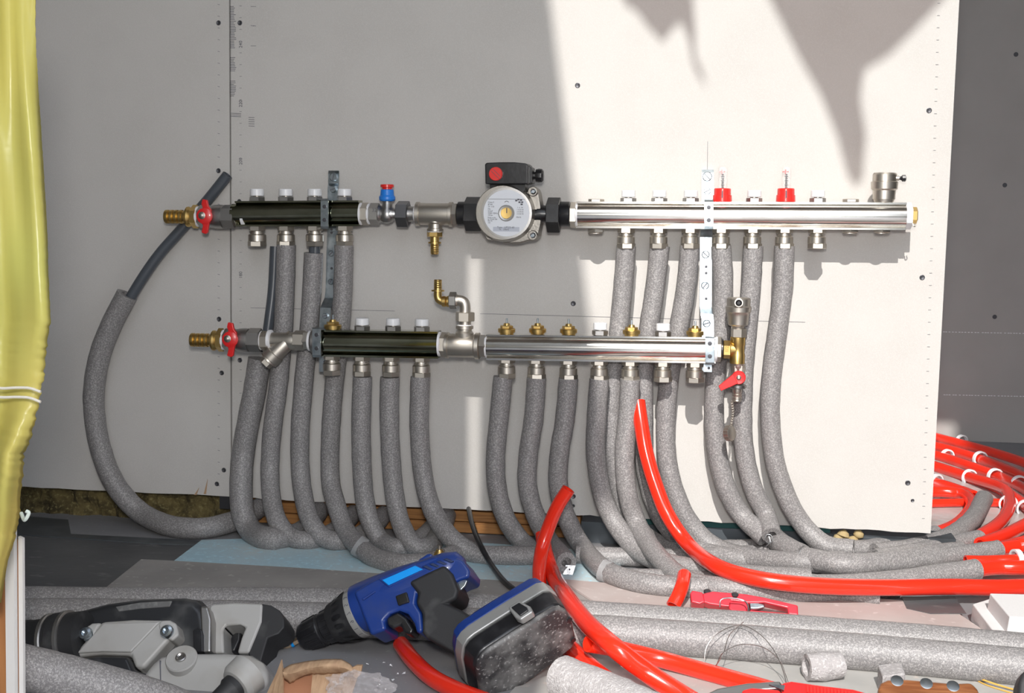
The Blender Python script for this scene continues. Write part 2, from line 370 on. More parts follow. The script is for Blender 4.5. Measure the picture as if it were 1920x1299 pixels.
sheet('white_floor_film', [(1560, 990), (1660, 820), (1790, 832), (1900, 866), (2300, 1000), (2300, 1130), (1700, 1100)], .0015, .001, M('dusty white film', (.50, .49, .48), .35, spot=(14, (.30, .28, .26), .45, .7), bump=(30, .6, .004)), 'crinkled dusty white film under the red floor pipes', 'film')
sheet('pale_dusty_board', [(1050, 1085), (1250, 1102), (1500, 1112), (1690, 1125), (1790, 1145), (1850, 1185), (1700, 1200), (1180, 1170)], .0095, .003, pinkd, 'pale dusty board on the floor under the red snips', 'board')

# ------------------------------------------------------------------ manifold fittings
DU, DL = .05, .085                           # upper and lower run: distance of the axis from the board
def hx(px0, yc, st, d, b=None, n=28, hexa=False):
    """turned piece along the run: st = [(px, half height in pixels)...]"""
    o = P(px0, yc, d=d); k = mpp(o); b = b or B()
    prof = [((P(a, yc, d=d)-o).x, h*k) for a, h in st]
    return b.lathe(prof, o, XA, 6 if hexa else n, e=((V((0, 0, 1)), V((0, 1, 0))) if not hexa else (V((0, 0, 1)), V((0, 1, 0)))))
def hnut(xa, xb, yc, hh, d, b=None, ph=0):
    o = P(xa, yc, d=d); k = mpp(o); L = P(xb, yc, d=d).x-o.x
    return (b or B()).hexn(o, XA, L, hh*k, .001, ph, (ZA, YA))
def vz(px, y0, st, d, b=None, n=24):
    """turned piece upright: st = [(py, half width in pixels)...] """
    o = P(px, y0, d=d); k = mpp(o)
    return (b or B()).lathe([((P(px, a, d=d)-o).z, h*k) for a, h in st], o, ZA, n)
def vnut(px, ya, yb, hw, d, b=None, ph=math.pi/6):
    o = P(px, yb, d=d); k = mpp(o); L = P(px, ya, d=d).z-o.z
    return (b or B()).hexn(o, ZA, L, hw*k, .0008, ph, HEXV)

def outlet(px, y, d, par, ph=None, short=False):
    """compression fitting hanging under a manifold, top at pixel row y"""
    ph = random.choice([math.pi/6, .35, .7]) if ph is None else ph
    f = obj('compression_fitting', vz(px, y, [(y+8, 11.5), (y+10, 12), (y+12, 12), (y+12.2, 14), (y+14, 14), (y+14.2, 12), (y+16, 12)], d), nickel, par, 30)
    obj('upper_nut', vnut(px, y-1, y+9, 16, d, ph=math.pi/6), nickel, f, 30)
    b = vz(px, y, [(y+15, 14.5), (y+16.5, 16.6), (y+28, 16.6), (y+29, 15.6)], d)
    vnut(px, y+28, y+38, 17.4, d, b, ph)
    obj('lower_nut', b, nickel, f, 30); return f
def valve_cap(px, y, d, par, capm=wplas):
    """white protective cap on a hexagon base, manifold top at pixel row y"""
    f = obj('valve_base', vnut(px, y-8, y+1, 15, d), dnick, par, 30)
    obj('valve_neck', vz(px, y, [(y-10.5, 7.5), (y-7, 7.5)], d), nickel, f)
    obj('valve_cap', vz(px, y, [(y-9.5, 12.4), (y-10.5, 13), (y-21, 12.8), (y-22.3, 12)], d, n=28), capm, f, 30)
def insert(px, y, d, par):
    """brass valve insert with a pin"""
    f = obj('valve_insert', vz(px, y, [(y+1, 13), (y-2, 13.5), (y-2.2, 16), (y-8, 16.5), (y-9.5, 15.5), (y-10, 12)], d), brass, par, 30)
    obj('insert_nut', vnut(px, y-15, y-9.5, 12, d), brass, f, 30)
    obj('insert_cone', vz(px, y, [(y-14, 7), (y-19, 5.5), (y-19.5, 3)], d), brass, f, 30)
    obj('pin', vz(px, y, [(y-19, 1.9), (y-28, 1.8), (y-28.5, 1)], d, n=10), steel, f)
def plugp(px, y, d, par, top=False):
    b = vnut(px, y-5, y+1, 15, d) if top else vnut(px, y-1, y+6, 16, d, ph=0)
    if not top: vz(px, y, [(y+5, 12), (y+7.5, 13), (y+8, 8)], d, b)
    obj('blanking_plug', b, nickel, par, 30)
def meter(px, y, d, par):
    f = obj('flow_meter', vz(px, y, [(y-.5, 17), (y-1.5, 18), (y-13, 17.5), (y-13.5, 16), (y-24.5, 15.8), (y-26, 14.5)], d, n=30), redc, par, 30)
    obj('brass_seat', vz(px, y, [(y+1.5, 13), (y-1, 15), (y-1.2, 13)], d), brass, f)
    obj('sight_tube', vz(px, y, [(y-25, 8.3), (y-64, 8.3), (y-66, 6.5)], d), glass, f)
    obj('float', vz(px, y, [(y-26, 2), (y-52, 1.5), (y-53, 1)], d, n=10), blk, f)
    o = P(px, y-57, d=d); k = mpp(o); b = B().box(o, (.0045, .0045, .0009)); b.box(o, (.0012, .0012, .0035)); obj('float_head', b, redc, f)
    q = P(px, y-14, d=d); b = B().box(q-V((0, 16.6*k, -.000)), (.0009, .0009, .006)); obj('pointer_line', b, ink, f)
    b = B()
    for i in range(7): b.box(P(px+1, y-28-i*4, d=d)-V((0, 8.6*k, 0)), (.0028 if i % 2 else .0018, .0003, .0004))
    obj('printed_scale', b, ink, f)
def manifold(xa, xb, yt_a, yt_b, yb_a, yb_b, d, mt, name, label_, grp):
    """horizontal tube between two pixel columns with flat rails above and below"""
    ca, cb = P(xa, (yt_a+yb_a)/2, d=d), P(xb, (yt_b+yb_b)/2, d=d); k = mpp((ca+cb)/2); H = ((yb_a-yt_a)+(yb_b-yt_b))/4*k
    root = thing(name, label_, 'manifold', ((ca.x+cb.x)/2, ca.y, min(ca.z, cb.z)-H), grp)
    ax = (cb-ca); L = ax.length; ax.normalize(); up = V((-ax.z, 0, ax.x)); fr = V((0, -1, 0))
    sec = []
    R = H*.86
    for i in range(25):
        a = math.radians(-68+136*i/24); sec.append((R*math.cos(a)*1.02, R*math.sin(a)))
    front = [(.62*H, -H), ] + sec + [(.62*H, H)]
    full = [(.3*H, -H)]+front[0:1]+[(.62*H, -.86*H)]+[q for q in sec]+[(.62*H, .86*H), (.62*H, H), (-.62*H, H), (-.62*H, .86*H)]+[(-q[0], -q[1]) for q in sec]+[(-.62*H, -.86*H), (-.62*H, -H)]
    full = full[1:]
    b = B(); b.prism([ca+fr*p+up*q for p, q in full], ax*L)
    obj('tube', b, mt, root, 25)
    return root
# ---- upper run
t1 = manifold(446, 676, 377.5, 375.5, 424, 424, DU, dark_refl, 'manifold_bar', 'darkly reflecting chrome four-outlet manifold bar of the upper run, at the left', 'manifold bars')
obj('end_collar', hx(435, 401, [(436, 17), (437, 19), (446, 19), (447, 17)], DU), dark_refl, t1)
for x in (482, 536, 590, 646): valve_cap(x, 376.5, DU, t1); outlet(x, 424, DU, t1, 0 if x == 484 else None)
t2 = manifold(1082, 1697, 378, 380, 427, 431, DU, chrome, 'manifold_bar', 'long shiny chrome manifold bar of the upper run, at the right', 'manifold bars')
for x in (1178, 1236, 1295, 1414, 1533): valve_cap(x, 379, DU, t2)
for x in (1354, 1473): meter(x, 379, DU, t2)
for x in (1118, 1595): plugp(x, 378, DU, t2, True)
for x in (1117, 1594, 1653): plugp(x, 430, DU, t2)
for x in (1174, 1235, 1294, 1352, 1411, 1471, 1532): outlet(x, 428, DU, t2)
# end plug at the far right
ep = obj('end_plug', hnut(1697, 1709, 405, 25, DU), ptfe, t2, 30)
b = hnut(1707, 1719, 404, 16, DU); obj('brass_plug', b, brass, ep, 30)
obj('plug_ring', B().tube(spline([P(1711, 418, d=DU+.012), P(1713, 424, d=DU+.014), P(1716, 424, d=DU+.012), P(1715, 418, d=DU+.012)], 4), .0008, 6), nickel, ep)
# air vent on the right end
av = thing('air_vent', 'satin nickel air vent on top of the long upper manifold at its right end', 'air vent', P(1658, 380, d=DU), 'automatic air vents')
obj('vent_body', vz(1657, 380, [(381, 15), (378, 18), (374, 19), (373.5, 20.5), (357, 21), (354, 24), (341, 24.8), (339.5, 22), (327, 22), (324, 20), (323.5, 12)], DU, n=36), nickel, av, 30)
o_ = P(1678, 334, d=DU+.006); k = mpp(o_)
b = B().lathe([(0, 4.5*k), (.006, 4.5*k)], o_, XA, 14); obj('side_boss', b, nickel, av)
b = B().lathe([(.004, 3*k), (.008, 3.2*k), (.010, 4.4*k), (.0105, 6.2*k), (.0155, 6.4*k), (.0165, 4*k)], o_, XA, 8); obj('bleed_screw', b, blk, av, 25)

# ---- lower run
t3 = manifold(607, 824, 617, 620.5, 667, 670.5, DL, dark_refl, 'manifold_bar', 'darkly reflecting chrome four-outlet manifold bar of the lower run, at the left', 'manifold bars')
for x, y in ((679, 618.5), (737, 619), (791, 620)): valve_cap(x, y, DL, t3)
insert(624, 618, DL, t3)
for x, y in ((622, 665), (678, 667), (733, 668), (790, 669)): outlet(x, y, DL, t3)
t4 = manifold(914, 1342, 625, 631.5, 674, 679, DL, chrome, 'manifold_bar', 'shiny chrome manifold bar of the lower run, at the right', 'manifold bars')
for x, y in ((1125, 627), (1243, 629)): valve_cap(x, y, DL, t4)
for x, y in ((950, 625), (1008, 625), (1066, 626), (1184, 628), (1303, 630)): insert(x, y, DL, t4)
for i, x in enumerate((950, 1006, 1066, 1124, 1182, 1243, 1303)): outlet(x, 671+i*1.3, DL, t4)

# ---- ball valves with brass hose tails
def ball_valve(x, y, d, lab, flip):
    r = thing('ball_valve', lab, 'valve', P(x+70, y+25, d=d), 'ball valves with red levers')
    b = B(); st = [(x, 12.5)]
    for k in range(4): st += [(x+2+k*8.5, 13), (x+6+k*8.5, 12.8), (x+6.5+k*8.5, 11.3), (x+8.5+k*8.5, 11.5)]
    st += [(x+38, 12), (x+39, 16), (x+41, 19), (x+44, 19), (x+47, 17), (x+50, 14.5), (x+52, 14.5)]
    obj('hose_tail', hx(x, y, st, d), brass, r, 30)
    obj('brass_nut', hnut(x+50, x+61, y, 22, d), brass, r, 30)
    obj('thread_tape', hx(x+58, y, [(x+59, 16), (x+60, 19.5), (x+64, 19), (x+65, 16)], d), ptfe, r)
    obj('valve_body', hnut(x+63, x+84, y, 21.5, d, hx(x+80, y, [(x+82, 17), (x+84, 20), (x+92, 22), (x+100, 22.5), (x+108, 22), (x+109, 19), (x+122, 19), (x+123, 17)], d)), dnick, r, 30)
    obj('union_nut', hnut(x+108, x+131, y, 22.5, d, ph=.2), dnick, r, 30)
    b = hx(x+131, y, [(x+131, 15), (x+133, 16.5), (x+136, 15), (x+138, 16.5), (x+141, 15), (x+146, 15)], d); obj('threaded_neck', b, nickel, r, 30)
    obj('neck_tape', hx(x+144, y, [(x+144, 15), (x+145, 19), (x+150, 19), (x+151, 16)], d), ptfe, r)
    c = P(x+70, y-1, d=d+.026); k = mpp(c)
    hub = B().lathe([(-.010, 10*k), (-.002, 15*k), (.003, 15*k), (.005, 10*k)], P(x+73, y-1, d=d+.024), V((.12, -1, 0)), 24)
    lv = obj('lever', hub, red, r, 30)
    def wing(q, th_):
        pts = [PP(x+a, y+bb, c, V((0, 1, 0))) for a, bb in q]; return B().prism(pts, V((0, .006, 0)))
    obj('lever_wing', wing([(63, -8), (70, -12), (66, -24), (68, -33), (77, -31), (79, -20), (84, -13), (84, -4), (70, -2)], 0), red, lv, bev=.0015)
    obj('lever_wing', wing([(62, 2), (84, 4), (80, 15), (78, 30), (74, 33), (66, 30), (69, 17), (64, 8)], 0), red, lv, bev=.0015)
    obj('lever_screw', B().lathe([(0, 7*k), (.002, 7*k), (.003, 5*k), (.0045, 3.4*k), (.005, 2*k)], P(x+68, y-2, d=d+.028), V((0, -1, 0)), 16), nickel, lv)
    return r
ball_valve(311, 406, DU, 'upper ball valve with red lever and brass hose tail, at the far left', 1)
ball_valve(359, 637, DL, 'lower ball valve with red lever and brass hose tail, left of the strainer', 0)

# ---- blue and red filling valve between bar and tee
r = thing('balancing_valve', 'small cast valve with bright blue and red cap right of the dark upper bar', 'valve', P(726, 425, d=DU))
obj('tape_ring', hx(676, 401, [(675, 16), (676, 21), (679, 21), (680, 18)], DU), ptfe, r)
obj('nipple_nut', hnut(678, 692, 401, 21, DU), nickel, r, 30)
obj('tape_ring', hx(690, 401, [(690, 18), (691, 19.5), (694, 19.5), (695, 17)], DU), ptfe, r)
b = hnut(694, 712, 401, 20.5, DU)
hx(710, 401, [(711, 17), (714, 16), (718, 11), (722, 13), (730, 14), (738, 12), (744, 9), (748, 9)], DU, b)
vz(726, 400, [(419, 3), (416, 10), (408, 15), (396, 15), (390, 10), (376, 9.5), (374, 9)], DU, b)
obj('valve_body', b, dnick, r, 40)
obj('union_nut', hnut(745, 767, 401, 25, DU, ph=.25), M('dark nut', (.20, .20, .21), .35, .9), r, 25)
obj('tail', hx(766, 401, [(766, 15), (775, 14), (778, 14)], DU), dnick, r)
obj('blue_collar', vz(726, 376, [(377, 13), (374, 15.2), (369, 15.2), (366, 13), (356, 12.2), (355, 11)], DU, n=30), blue, r, 25)
obj('red_cap', vz(726, 356, [(356, 9.5), (352, 9.5), (351, 12.8), (346.5, 12.8), (345.5, 11)], DU, n=30), redc, r, 25)
bt = text_mesh('32', .0085, P(697, 397, d=DU+.0195), XA, ZA, r, ink); obj('cast_number', bt, M('cast mark', (.22, .22, .23), .4, .7), r)

# ---- upper tee with brass stub
r = thing('upper_tee', 'satin nickel tee with a brass hose stub hanging below, left of the pump', 'tee fitting', P(815, 480, d=DU))
b = hx(778, 401, [(780, 19), (781, 22.5), (787, 22.5), (788, 20), (790, 20.5), (842, 20.5), (843, 23), (849, 23), (850, 20)], DU, n=36)
vz(816, 405, [(405, 14), (417, 16), (420, 13), (428, 13), (429, 15.5), (433, 15.5), (434, 14)], DU, b)
obj('tee_body', b, nickel, r, 40)
obj('tape_ring', hx(776, 401, [(777, 14), (778, 15), (781, 15)], DU), ptfe, r)
obj('nipple_nut', hnut(846, 859, 401, 22.5, DU, ph=.5), nickel, r, 30)
obj('tape_ring', vz(815, 434, [(436, 12), (435, 13.5), (431, 13.5)], DU), ptfe, r)
b = vnut(815, 435, 444, 14.5, DU); vz(815, 444, [(477, 6.5), (475, 7.5), (460, 7.8), (459.5, 7.2), (457, 7.2), (456.5, 12.2), (453.5, 12.2), (453, 8.5), (443, 8.5)], DU, b)
for k in range(4): vz(815, 476, [(473-k*4, 7.2), (472-k*4, 8.2), (470.6-k*4, 7.2)], DU, b)
obj('brass_stub', b, brass, r, 30)

# ---- pump
r = thing('circulation_pump', 'circulation pump with round white-labelled face and black terminal box on the upper run', 'pump', P(955, 457, d=DU))
b = hx(858, 401, [(858, 19), (860, 23), (878, 23), (880, 20), (1008, 17), (1016, 17)], DU)
body = B(); c0 = P(958, 402, d=DU); k = mpp(c0)
obj('left_connector', b, blk, r, 30)
obj('left_union_nut', hnut(873, 903, 401, 32, DU, ph=.12), blk, r, 25)
obj('right_connector', hx(1014, 401, [(1008, 17), (1016, 17), (1028, 15), (1046, 22), (1050, 23.5), (1068, 23.5), (1070, 21)], DU), blk, r, 30)
obj('right_union_nut', hnut(1026, 1051, 403, 33, DU, ph=.12), blk, r, 25)
obj('right_nipple', hnut(1069, 1082, 403, 24, DU), nickel, r, 30)
obj('tape_ring', hx(1080, 403, [(1079, 19), (1080, 22.5), (1084, 22.5)], DU), ptfe, r)
def fp(x, y, dd): return P(x, y, d=dd)
vo = []
for (a, rr_) in ((0, 1),):
    pass
outl = [(914, 430), (912, 440), (914, 447), (921, 451), (934, 450), (945, 455), (960, 457), (976, 456), (990, 452), (1003, 451), (1010, 446), (1011, 436), (1015, 418), (1016, 400), (1014, 380), (1011, 362), (1008, 354), (1000, 351), (992, 354), (985, 360), (930, 360), (916, 366), (906, 385), (904, 410)]
vol = B().prism([fp(a, b_, DU+.012) for a, b_ in outl], V((0, .034, 0)))
obj('volute', vol, cast, r, 40, bev=.003)
c1 = P(950, 399, d=DU+.012)
obj('motor_housing', B().lathe([(-.002, 54*k), (.018, 53*k), (.034, 51*k), (.040, 50.5*k), (.042, 49*k)], c1, V((0, -1, 0)), 56), M('motor alloy', (.36, .34, .31), .36, .8, bump=(400, .1)), r, 30)
c2 = P(949.5, 399.5, d=DU+.055); k2 = mpp(c2)
obj('rim_groove', B().lathe([(-.003, 48*k2), (-.0006, 48*k2), (-.0005, 46*k2)], c2, V((0, -1, 0)), 56), dnick, r)
fd = [(c2+V((math.cos(a)*43.6*k2, -.0002, math.sin(a)*43.6*k2))) for a in [2*math.pi*i/64 for i in range(64)] ]
fd = [q if not (abs(math.sin(4*a0/2)) > 2) else q for q, a0 in zip(fd, range(64))]
nf = obj('name_plate', B().prism(fd, V((0, .0006, 0))), label, r)
sil = B().lathe([(0, 15.5*k2), (.0012, 15.3*k2), (.0018, 14*k2), (.0012, 12*k2)], c2+V((0, -.0002, 0)), V((0, -1, 0)), 32); obj('shaft_ring', sil, silver, nf)
vent = B().lathe([(0, 10.5*k2), (.0022, 10.5*k2), (.003, 10*k2), (.0028, 0)], c2+V((0, -.0002, 0)), V((0, -1, 0)), 32)
obj('vent_screw', vent, brass, nf)
b = B().box(c2+V((0.001, -.0034, .004)), (.0007, .0003, .004)); obj('screw_slot', b, ink, nf)
b = B(); b.box(c2+V((0, -.0006, 26*k2)), (36*k2, .0001, .00025)); obj('plate_rule', b, ink, nf)
obj('type_strip', B().box(c2+V((0, -.0005, -30*k2)), (25*k2, .0001, 4.2*k2)), M('pale strip', (.50, .53, .60), .5), nf)
def ptxt(s_, x, y, size): obj('lettering', text_mesh(s_, size, P(x, y, d=DU+.0556), XA, ZA, nf, ink), ink, nf)
for s_, x, y, z_ in (('Class F', 915, 380.5, .0034), ('IP 44', 915, 384.5, .0034), ('TF 110', 915, 388.5, .0034), ('Hz', 915, 393, .0034), ('2.5uF', 915, 397, .0034), ('230V 50Hz', 915, 401, .0034), ('10 bar', 915, 404.5, .003),
    ('Made in EU', 914.5, 409, .0028), ('N. 25-60-180', 914.5, 412, .0028), ('PN 10', 914.5, 415, .0028), ('CE', 915, 418.5, .003),
    ('I  m  W', 970, 390, .0028), ('1 0.25 50', 969, 394, .0028), ('2 0.30 65', 969, 398, .0028), ('3 0.40 90', 969, 402, .0028), ('PN10', 968, 408.5, .0032),
    ('Type   UPS25-60', 932, 427.5, .0040), ('N.   59643', 936, 431.5, .0036)): ptxt(s_, x, y, z_)
ar = B().tube([P(946+i, 379-2.0*math.sin(i/8*math.pi), d=DU+.0557) for i in range(9)], .0004, 6); obj('arrow_mark', ar, ink, nf)
b = B()
for i, (x, y) in enumerate(((968, 376), (972, 374), (977, 375), (974, 379), (979, 379), (978, 383))): b.box(P(x, y, d=DU+.0557), (.0017, .0001, .0012))
obj('test_marks', b, ink, nf)
# terminal box
bx = [(909, 307), (913, 305), (935, 304), (965, 304), (985, 306), (990, 309), (990, 345), (910, 345)]
tb = obj('terminal_box', B().prism([P(a, b_, d=DU+.058) for a, b_ in bx], V((0, .052, 0))), blk, r, 30, bev=.0018)
obj('box_neck', B().prism([P(a, b_, d=DU+.04) for a, b_ in ((918, 343), (985, 343), (984, 356), (975, 368), (930, 366), (919, 356))], V((0, .04, 0))), blk, r, 30)
obj('box_side', B().prism([P(a, b_, d=DU+.048) for a, b_ in ((988, 309), (997, 314), (998, 343), (988, 345))], V((0, .036, 0))), blk, tb, 30, bev=.001)
obj('speed_knob', B().lathe([(0, 12.6*k), (.004, 12.4*k), (.005, 11.5*k)], P(930, 326, d=DU+.058), V((0, -1, 0)), 36), redc, tb, 30)
kk = P(930, 326, d=DU+.0632); b = B()
for s_ in (-1, 1): b.box(kk+V((.0015*s_, 0, .0015*s_)), (.0085, .0002, .0003), Matrix.Rotation(math.radians(44), 3, 'Y'))
obj('knob_slot', b, ink, tb)
gl = P(996, 329, d=DU+.03); obj('cable_gland', B().lathe([(0, 9*k), (.004, 9*k), (.0045, 7*k), (.007, 7*k), (.0075, 11.5*k), (.012, 12.5*k), (.017, 12*k), (.0195, 9*k), (.020, 5*k)], gl, XA, 10), blk, tb, 25)
for (x, y) in ((1000.5, 359), (1000, 441), (921, 441)):
    bo = B().lathe([(0, 9.5*k), (.010, 9*k), (.012, 8*k)], P(x, y, d=DU+.010), V((0, -1, 0)), 24); bo = obj('bolt_boss', bo, cast, r, 30)
    obj('bolt', B().lathe([(0, 5.4*k), (.004, 5.2*k), (.005, 4.4*k), (.0042, 3*k), (.003, 2.8*k)], P(x, y, d=DU+.021), V((0, -1, 0)), 20), plug if x > 950 else dsteel, bo, 30)

# ---- lower tee with elbows
r = thing('lower_tee', 'satin nickel tee with elbow and upturned brass stub in the lower run', 'tee fitting', P(866, 672, d=DL))
obj('tape_ring', hx(822, 645, [(822, 18), (823, 23.5), (827, 23), (828, 18)], DL), ptfe, r)
obj('nipple_nut', hnut(826, 838, 646, 23.5, DL, ph=.1), nickel, r, 30)
b = hx(836, 647, [(834, 20), (836, 24.5), (841, 24.5), (842, 21.5), (846, 22), (890, 22), (892, 25), (899, 25), (900, 20)], DL, n=36)
vz(871, 640, [(640, 15), (624, 17), (620, 13.5), (617, 13.5), (616, 16.5), (611, 16.5), (610, 14)], DL, b)
obj('tee_body', b, nickel, r, 40)
obj('tape_ring', vz(871, 611, [(611, 14), (608.5, 13)], DL), ptfe, r)
obj('nipple_nut', hnut(900, 913, 648, 23.5, DL, ph=.6), nickel, r, 30)
obj('tape_ring', hx(911, 649, [(910, 19), (911, 22), (914, 22)], DL), ptfe, r)
b = vz(872, 600, [(609, 11.5), (600, 11.5)], DL); vnut(872, 585, 602, 18, DL, b); obj('union_nut', b, nickel, r, 30)
pts = spline([P(872, 588, d=DL), P(872, 574, d=DL), P(869, 566, d=DL), P(860, 563, d=DL), P(850, 563, d=DL)], 6); k = mpp(pts[0])
obj('elbow', B().tube(pts, lambda u: (10.2 if u < .8 else 11.5)*k, 24), nickel, r, 50)
b = hnut(843, 856, 563, 16, DL); obj('elbow_nut', b, dnick, r, 30)
pts = spline([P(846, 565, d=DL), P(832, 565, d=DL), P(824, 562, d=DL), P(821, 556, d=DL), P(821, 545, d=DL)], 6)
b = B().tube(pts, 7.6*k, 20); hx(836, 565, [(829, 9), (830, 10), (836, 10), (837, 8.2), (839, 10.5), (845, 10.5)], DL, b)
vz(821, 544, [(546, 12.3), (543.5, 12.3), (543, 7.4), (541, 7.2), (525, 7.2), (524, 6.5)], DL, b)
for q in range(4): vz(821, 540, [(540-q*4, 7), (538.7-q*4, 7.8), (537.4-q*4, 7)], DL, b)
obj('brass_elbow', b, brass, r, 30)

# ---- strainer
r = thing('strainer', 'satin nickel Y-shaped strainer left of the dark lower bar', 'strainer', P(520, 690, d=DL))
obj('tape_ring', hx(484, 638, [(483, 14), (485, 18), (490, 18), (491, 15)], DL), ptfe, r)
b = hnut(491, 507, 639, 19, DL, hx(505, 638, [(505, 17), (507, 18), (510, 15), (540, 16), (552, 17), (558, 15)], DL)); hnut(552, 572, 638, 19, DL, b, ph=.2)
a0, a1 = P(541, 638, d=DL), P(500, 679, d=DL+.006); k = mpp(a0); ax = (a1-a0); L = ax.length
b.lathe([(-.012, 12*k), (0, 15.5*k), (L*.55, 17*k), (L*.6, 17.2*k)], a0, ax, 30)
obj('strainer_body', b, nickel, r, 40)
b = B().lathe([(L*.58, 17*k), (L*.6, 19*k), (L*.82, 19.5*k), (L*.84, 18*k), (L*.90, 18.5*k), (L*.92, 16*k)], a0, ax, 30).hexn(a0+ax*.9, ax, .010, 13*k, .001)
obj('strainer_cap', b, nickel, r, 30)
obj('nipple_nut', hnut(570, 580, 638, 18, DL, ph=.5), nickel, r, 30)
obj('tape_ring', hx(579, 639, [(579, 15), (580, 19), (584, 19), (585, 15)], DL), ptfe, r)
obj('collar', hx(585, 640, [(585, 21), (588, 23), (608, 23), (609, 20)], DL), dnick, r, 30)
am = (a0+a1)*.5+V((-.002, -17.4*k, .004)); e_r = (-ax.normalized()+V((0, 0, 0))).normalized(); 
tx = text_mesh('20', .009, am-e_r*.004, V((e_r.x, 0, e_r.z)).normalized(), V((-e_r.z, 0, e_r.x)).normalized(), r, ink); obj('cast_number', tx, dnick, r)

# ---- end assembly of the lower run: brass tee, air vent, drain cock
r = thing('drain_assembly', 'brass end tee with red-levered drain cock below, at the right end of the lower run', 'drain cock', P(1384, 750, d=DL))
obj('tape_ring', hx(1342, 655, [(1338, 17), (1340, 24), (1345, 24), (1346, 20)], DL), ptfe, r)
obj('end_nut', hnut(1344, 1353, 655, 24, DL), nickel, r, 30)
obj('gasket', hx(1352, 655, [(1352, 18), (1353, 20), (1355, 20), (1356, 18)], DL), blk, r)
b = hnut(1356, 1370, 655, 17, DL); hx(1368, 655, [(1368, 14), (1374, 13), (1384, 12)], DL, b)
vz(1383, 655, [(681, 14), (664, 14), (662, 13), (648, 13), (646, 14), (632, 14)], DL, b); obj('brass_tee', b, brass, r, 35)
obj('cast_number', text_mesh('1/2', .008, P(1366, 661, d=DL+.0155), ZA, -XA, r, ink), M('brass mark', (.42, .28, .08), .4, .8), r)
b = vz(1384, 680, [(720, 9), (715, 12), (690, 12), (688, 13), (684, 13), (681, 14)], DL); vnut(1384, 684, 697, 13.5, DL, b); obj('cock_body', b, nickel, r, 30)
b = vz(1383, 730, [(728, 14), (726, 16), (721, 16), (720, 13)], DL, n=20); obj('outlet_collar', b, dnick, r, 30)
b = vz(1382, 745, [(753, 7), (751, 8.5), (748, 8), (747, 9), (744, 9), (743, 8), (739, 9), (738, 7.5), (734, 9), (728, 9)], DL); obj('hose_spigot', b, nickel, r, 30)
c = P(1385, 707, d=DL+.02); k = mpp(c)
lv = obj('lever', B().lathe([(0, 12*k), (.0015, 12.8*k), (.005, 12.8*k), (.006, 11.5*k), (.0055, 6.5*k)], c, V((0, -1, 0)), 28), red, r, 30)
obj('lever_arm', B().prism([P(a, b_, d=DL+.0265) for a, b_ in ((1375, 701), (1347, 724), (1352, 733), (1384, 719))], V((0, .006, 0))), red, lv, bev=.001)
obj('lever_screw', B().lathe([(.003, 5*k), (.0065, 4.5*k), (.008, 2*k)], c, V((0, -1, 0)), 16), nickel, lv)
b = B()
p_ = [P(1372+2*math.sin(i*.2), 752+i*2.3, d=DL+.004) for i in range(23)]
for i, q in enumerate(p_):
    tt = [q+V(((.0018*math.cos(a)) if i % 2 else 0, 0 if i % 2 else .0018*math.cos(a), .0021*math.sin(a))) for a in [j*math.pi/4 for j in range(9)]]
    b.tube(tt, .0005, 5, caps=False)
obj('cap_chain', b, nickel, r, 60)
o_ = P(1368, 812, d=DL+.008); b = B(); ax = V((.72, -.5, .12)); 
b.lathe([(-.005, .008), (-.0045, .0115), (.004, .0115), (.005, .009)], o_, ax, 24)
e1, e2 = frame(ax)
for i in range(16):
    a = i*math.pi/8; b.lathe([(-.004, .0012), (.004, .0012)], o_+e1*(.0115*math.cos(a))+e2*(.0115*math.sin(a)), ax, 6)
obj('dust_cap', b, nickel, r, 30)
av = thing('air_vent', 'satin nickel air vent standing on the brass end tee of the lower run', 'air vent', P(1384, 632, d=DL), 'automatic air vents')
b = vz(1384, 600, [(620, 10), (612, 12), (610, 17), (608, 19), (592, 20.5), (586, 22), (584, 23.5), (575, 24), (573, 22), (560, 22), (558, 20), (557.5, 10)], DL, n=36); obj('vent_body', b, nickel, av, 30)
b = vnut(1385, 616, 632, 15, DL, ph=.3); obj('base_nut', b, nickel, av, 30)
c = P(1385, 567, d=DL+.017); k = mpp(c)
obj('front_boss', B().lathe([(0, 9*k), (.006, 9*k), (.0065, 8*k)], c, V((0, -1, 0)), 20), nickel, av, 30)
obj('bleed_screw', B().lathe([(.006, 6*k), (.009, 6*k), (.010, 5*k), (.0085, 3*k)], c, V((0, -1, 0)), 20), blk, av, 30)

# ------------------------------------------------------------------ mounting brackets
def strip(pts_px, hw, th, b=None):
    """bent flat strip: centre points (px,py,d), half width in metres"""
    b = b or B(); p = [P(a, b_, d=dd) for a, b_, dd in pts_px]
    f = []; 
    for i, q in enumerate(p):
        t = (p[min(i+1, len(p)-1)]-p[max(i-1, 0)]).normalized(); n = XA.cross(t).normalized()
        if n.y > 0: n = -n
        f.append([b.m.verts.new(q+XA*s*hw+n*th*u) for s, u in ((-1, 0), (1, 0), (1, 1), (-1, 1))])
    b.cap(f[0]); b.cap(f[-1], True)
    for i in range(len(f)-1): b.skin(f[i], f[i+1])
    return b
def slotscrew(px, py, d, par, r=.0062, a=.8):
    c = P(px, py, d=d); e1, e2 = V((math.cos(a), 0, math.sin(a))), V((-math.sin(a), 0, math.cos(a)))
    s_ = obj('bracket_screw', B().lathe([(0, r*.95), (.002, r), (.0034, r*.92), (.004, r*.8)], c, V((0, -1, 0)), 20), steel, par, 30)
    obj('screw_slot', B().box(c+V((0, -.0041, 0)), (r*.78, .0002, .0007), Matrix.Rotation(-a, 3, 'Y')), ink, s_)
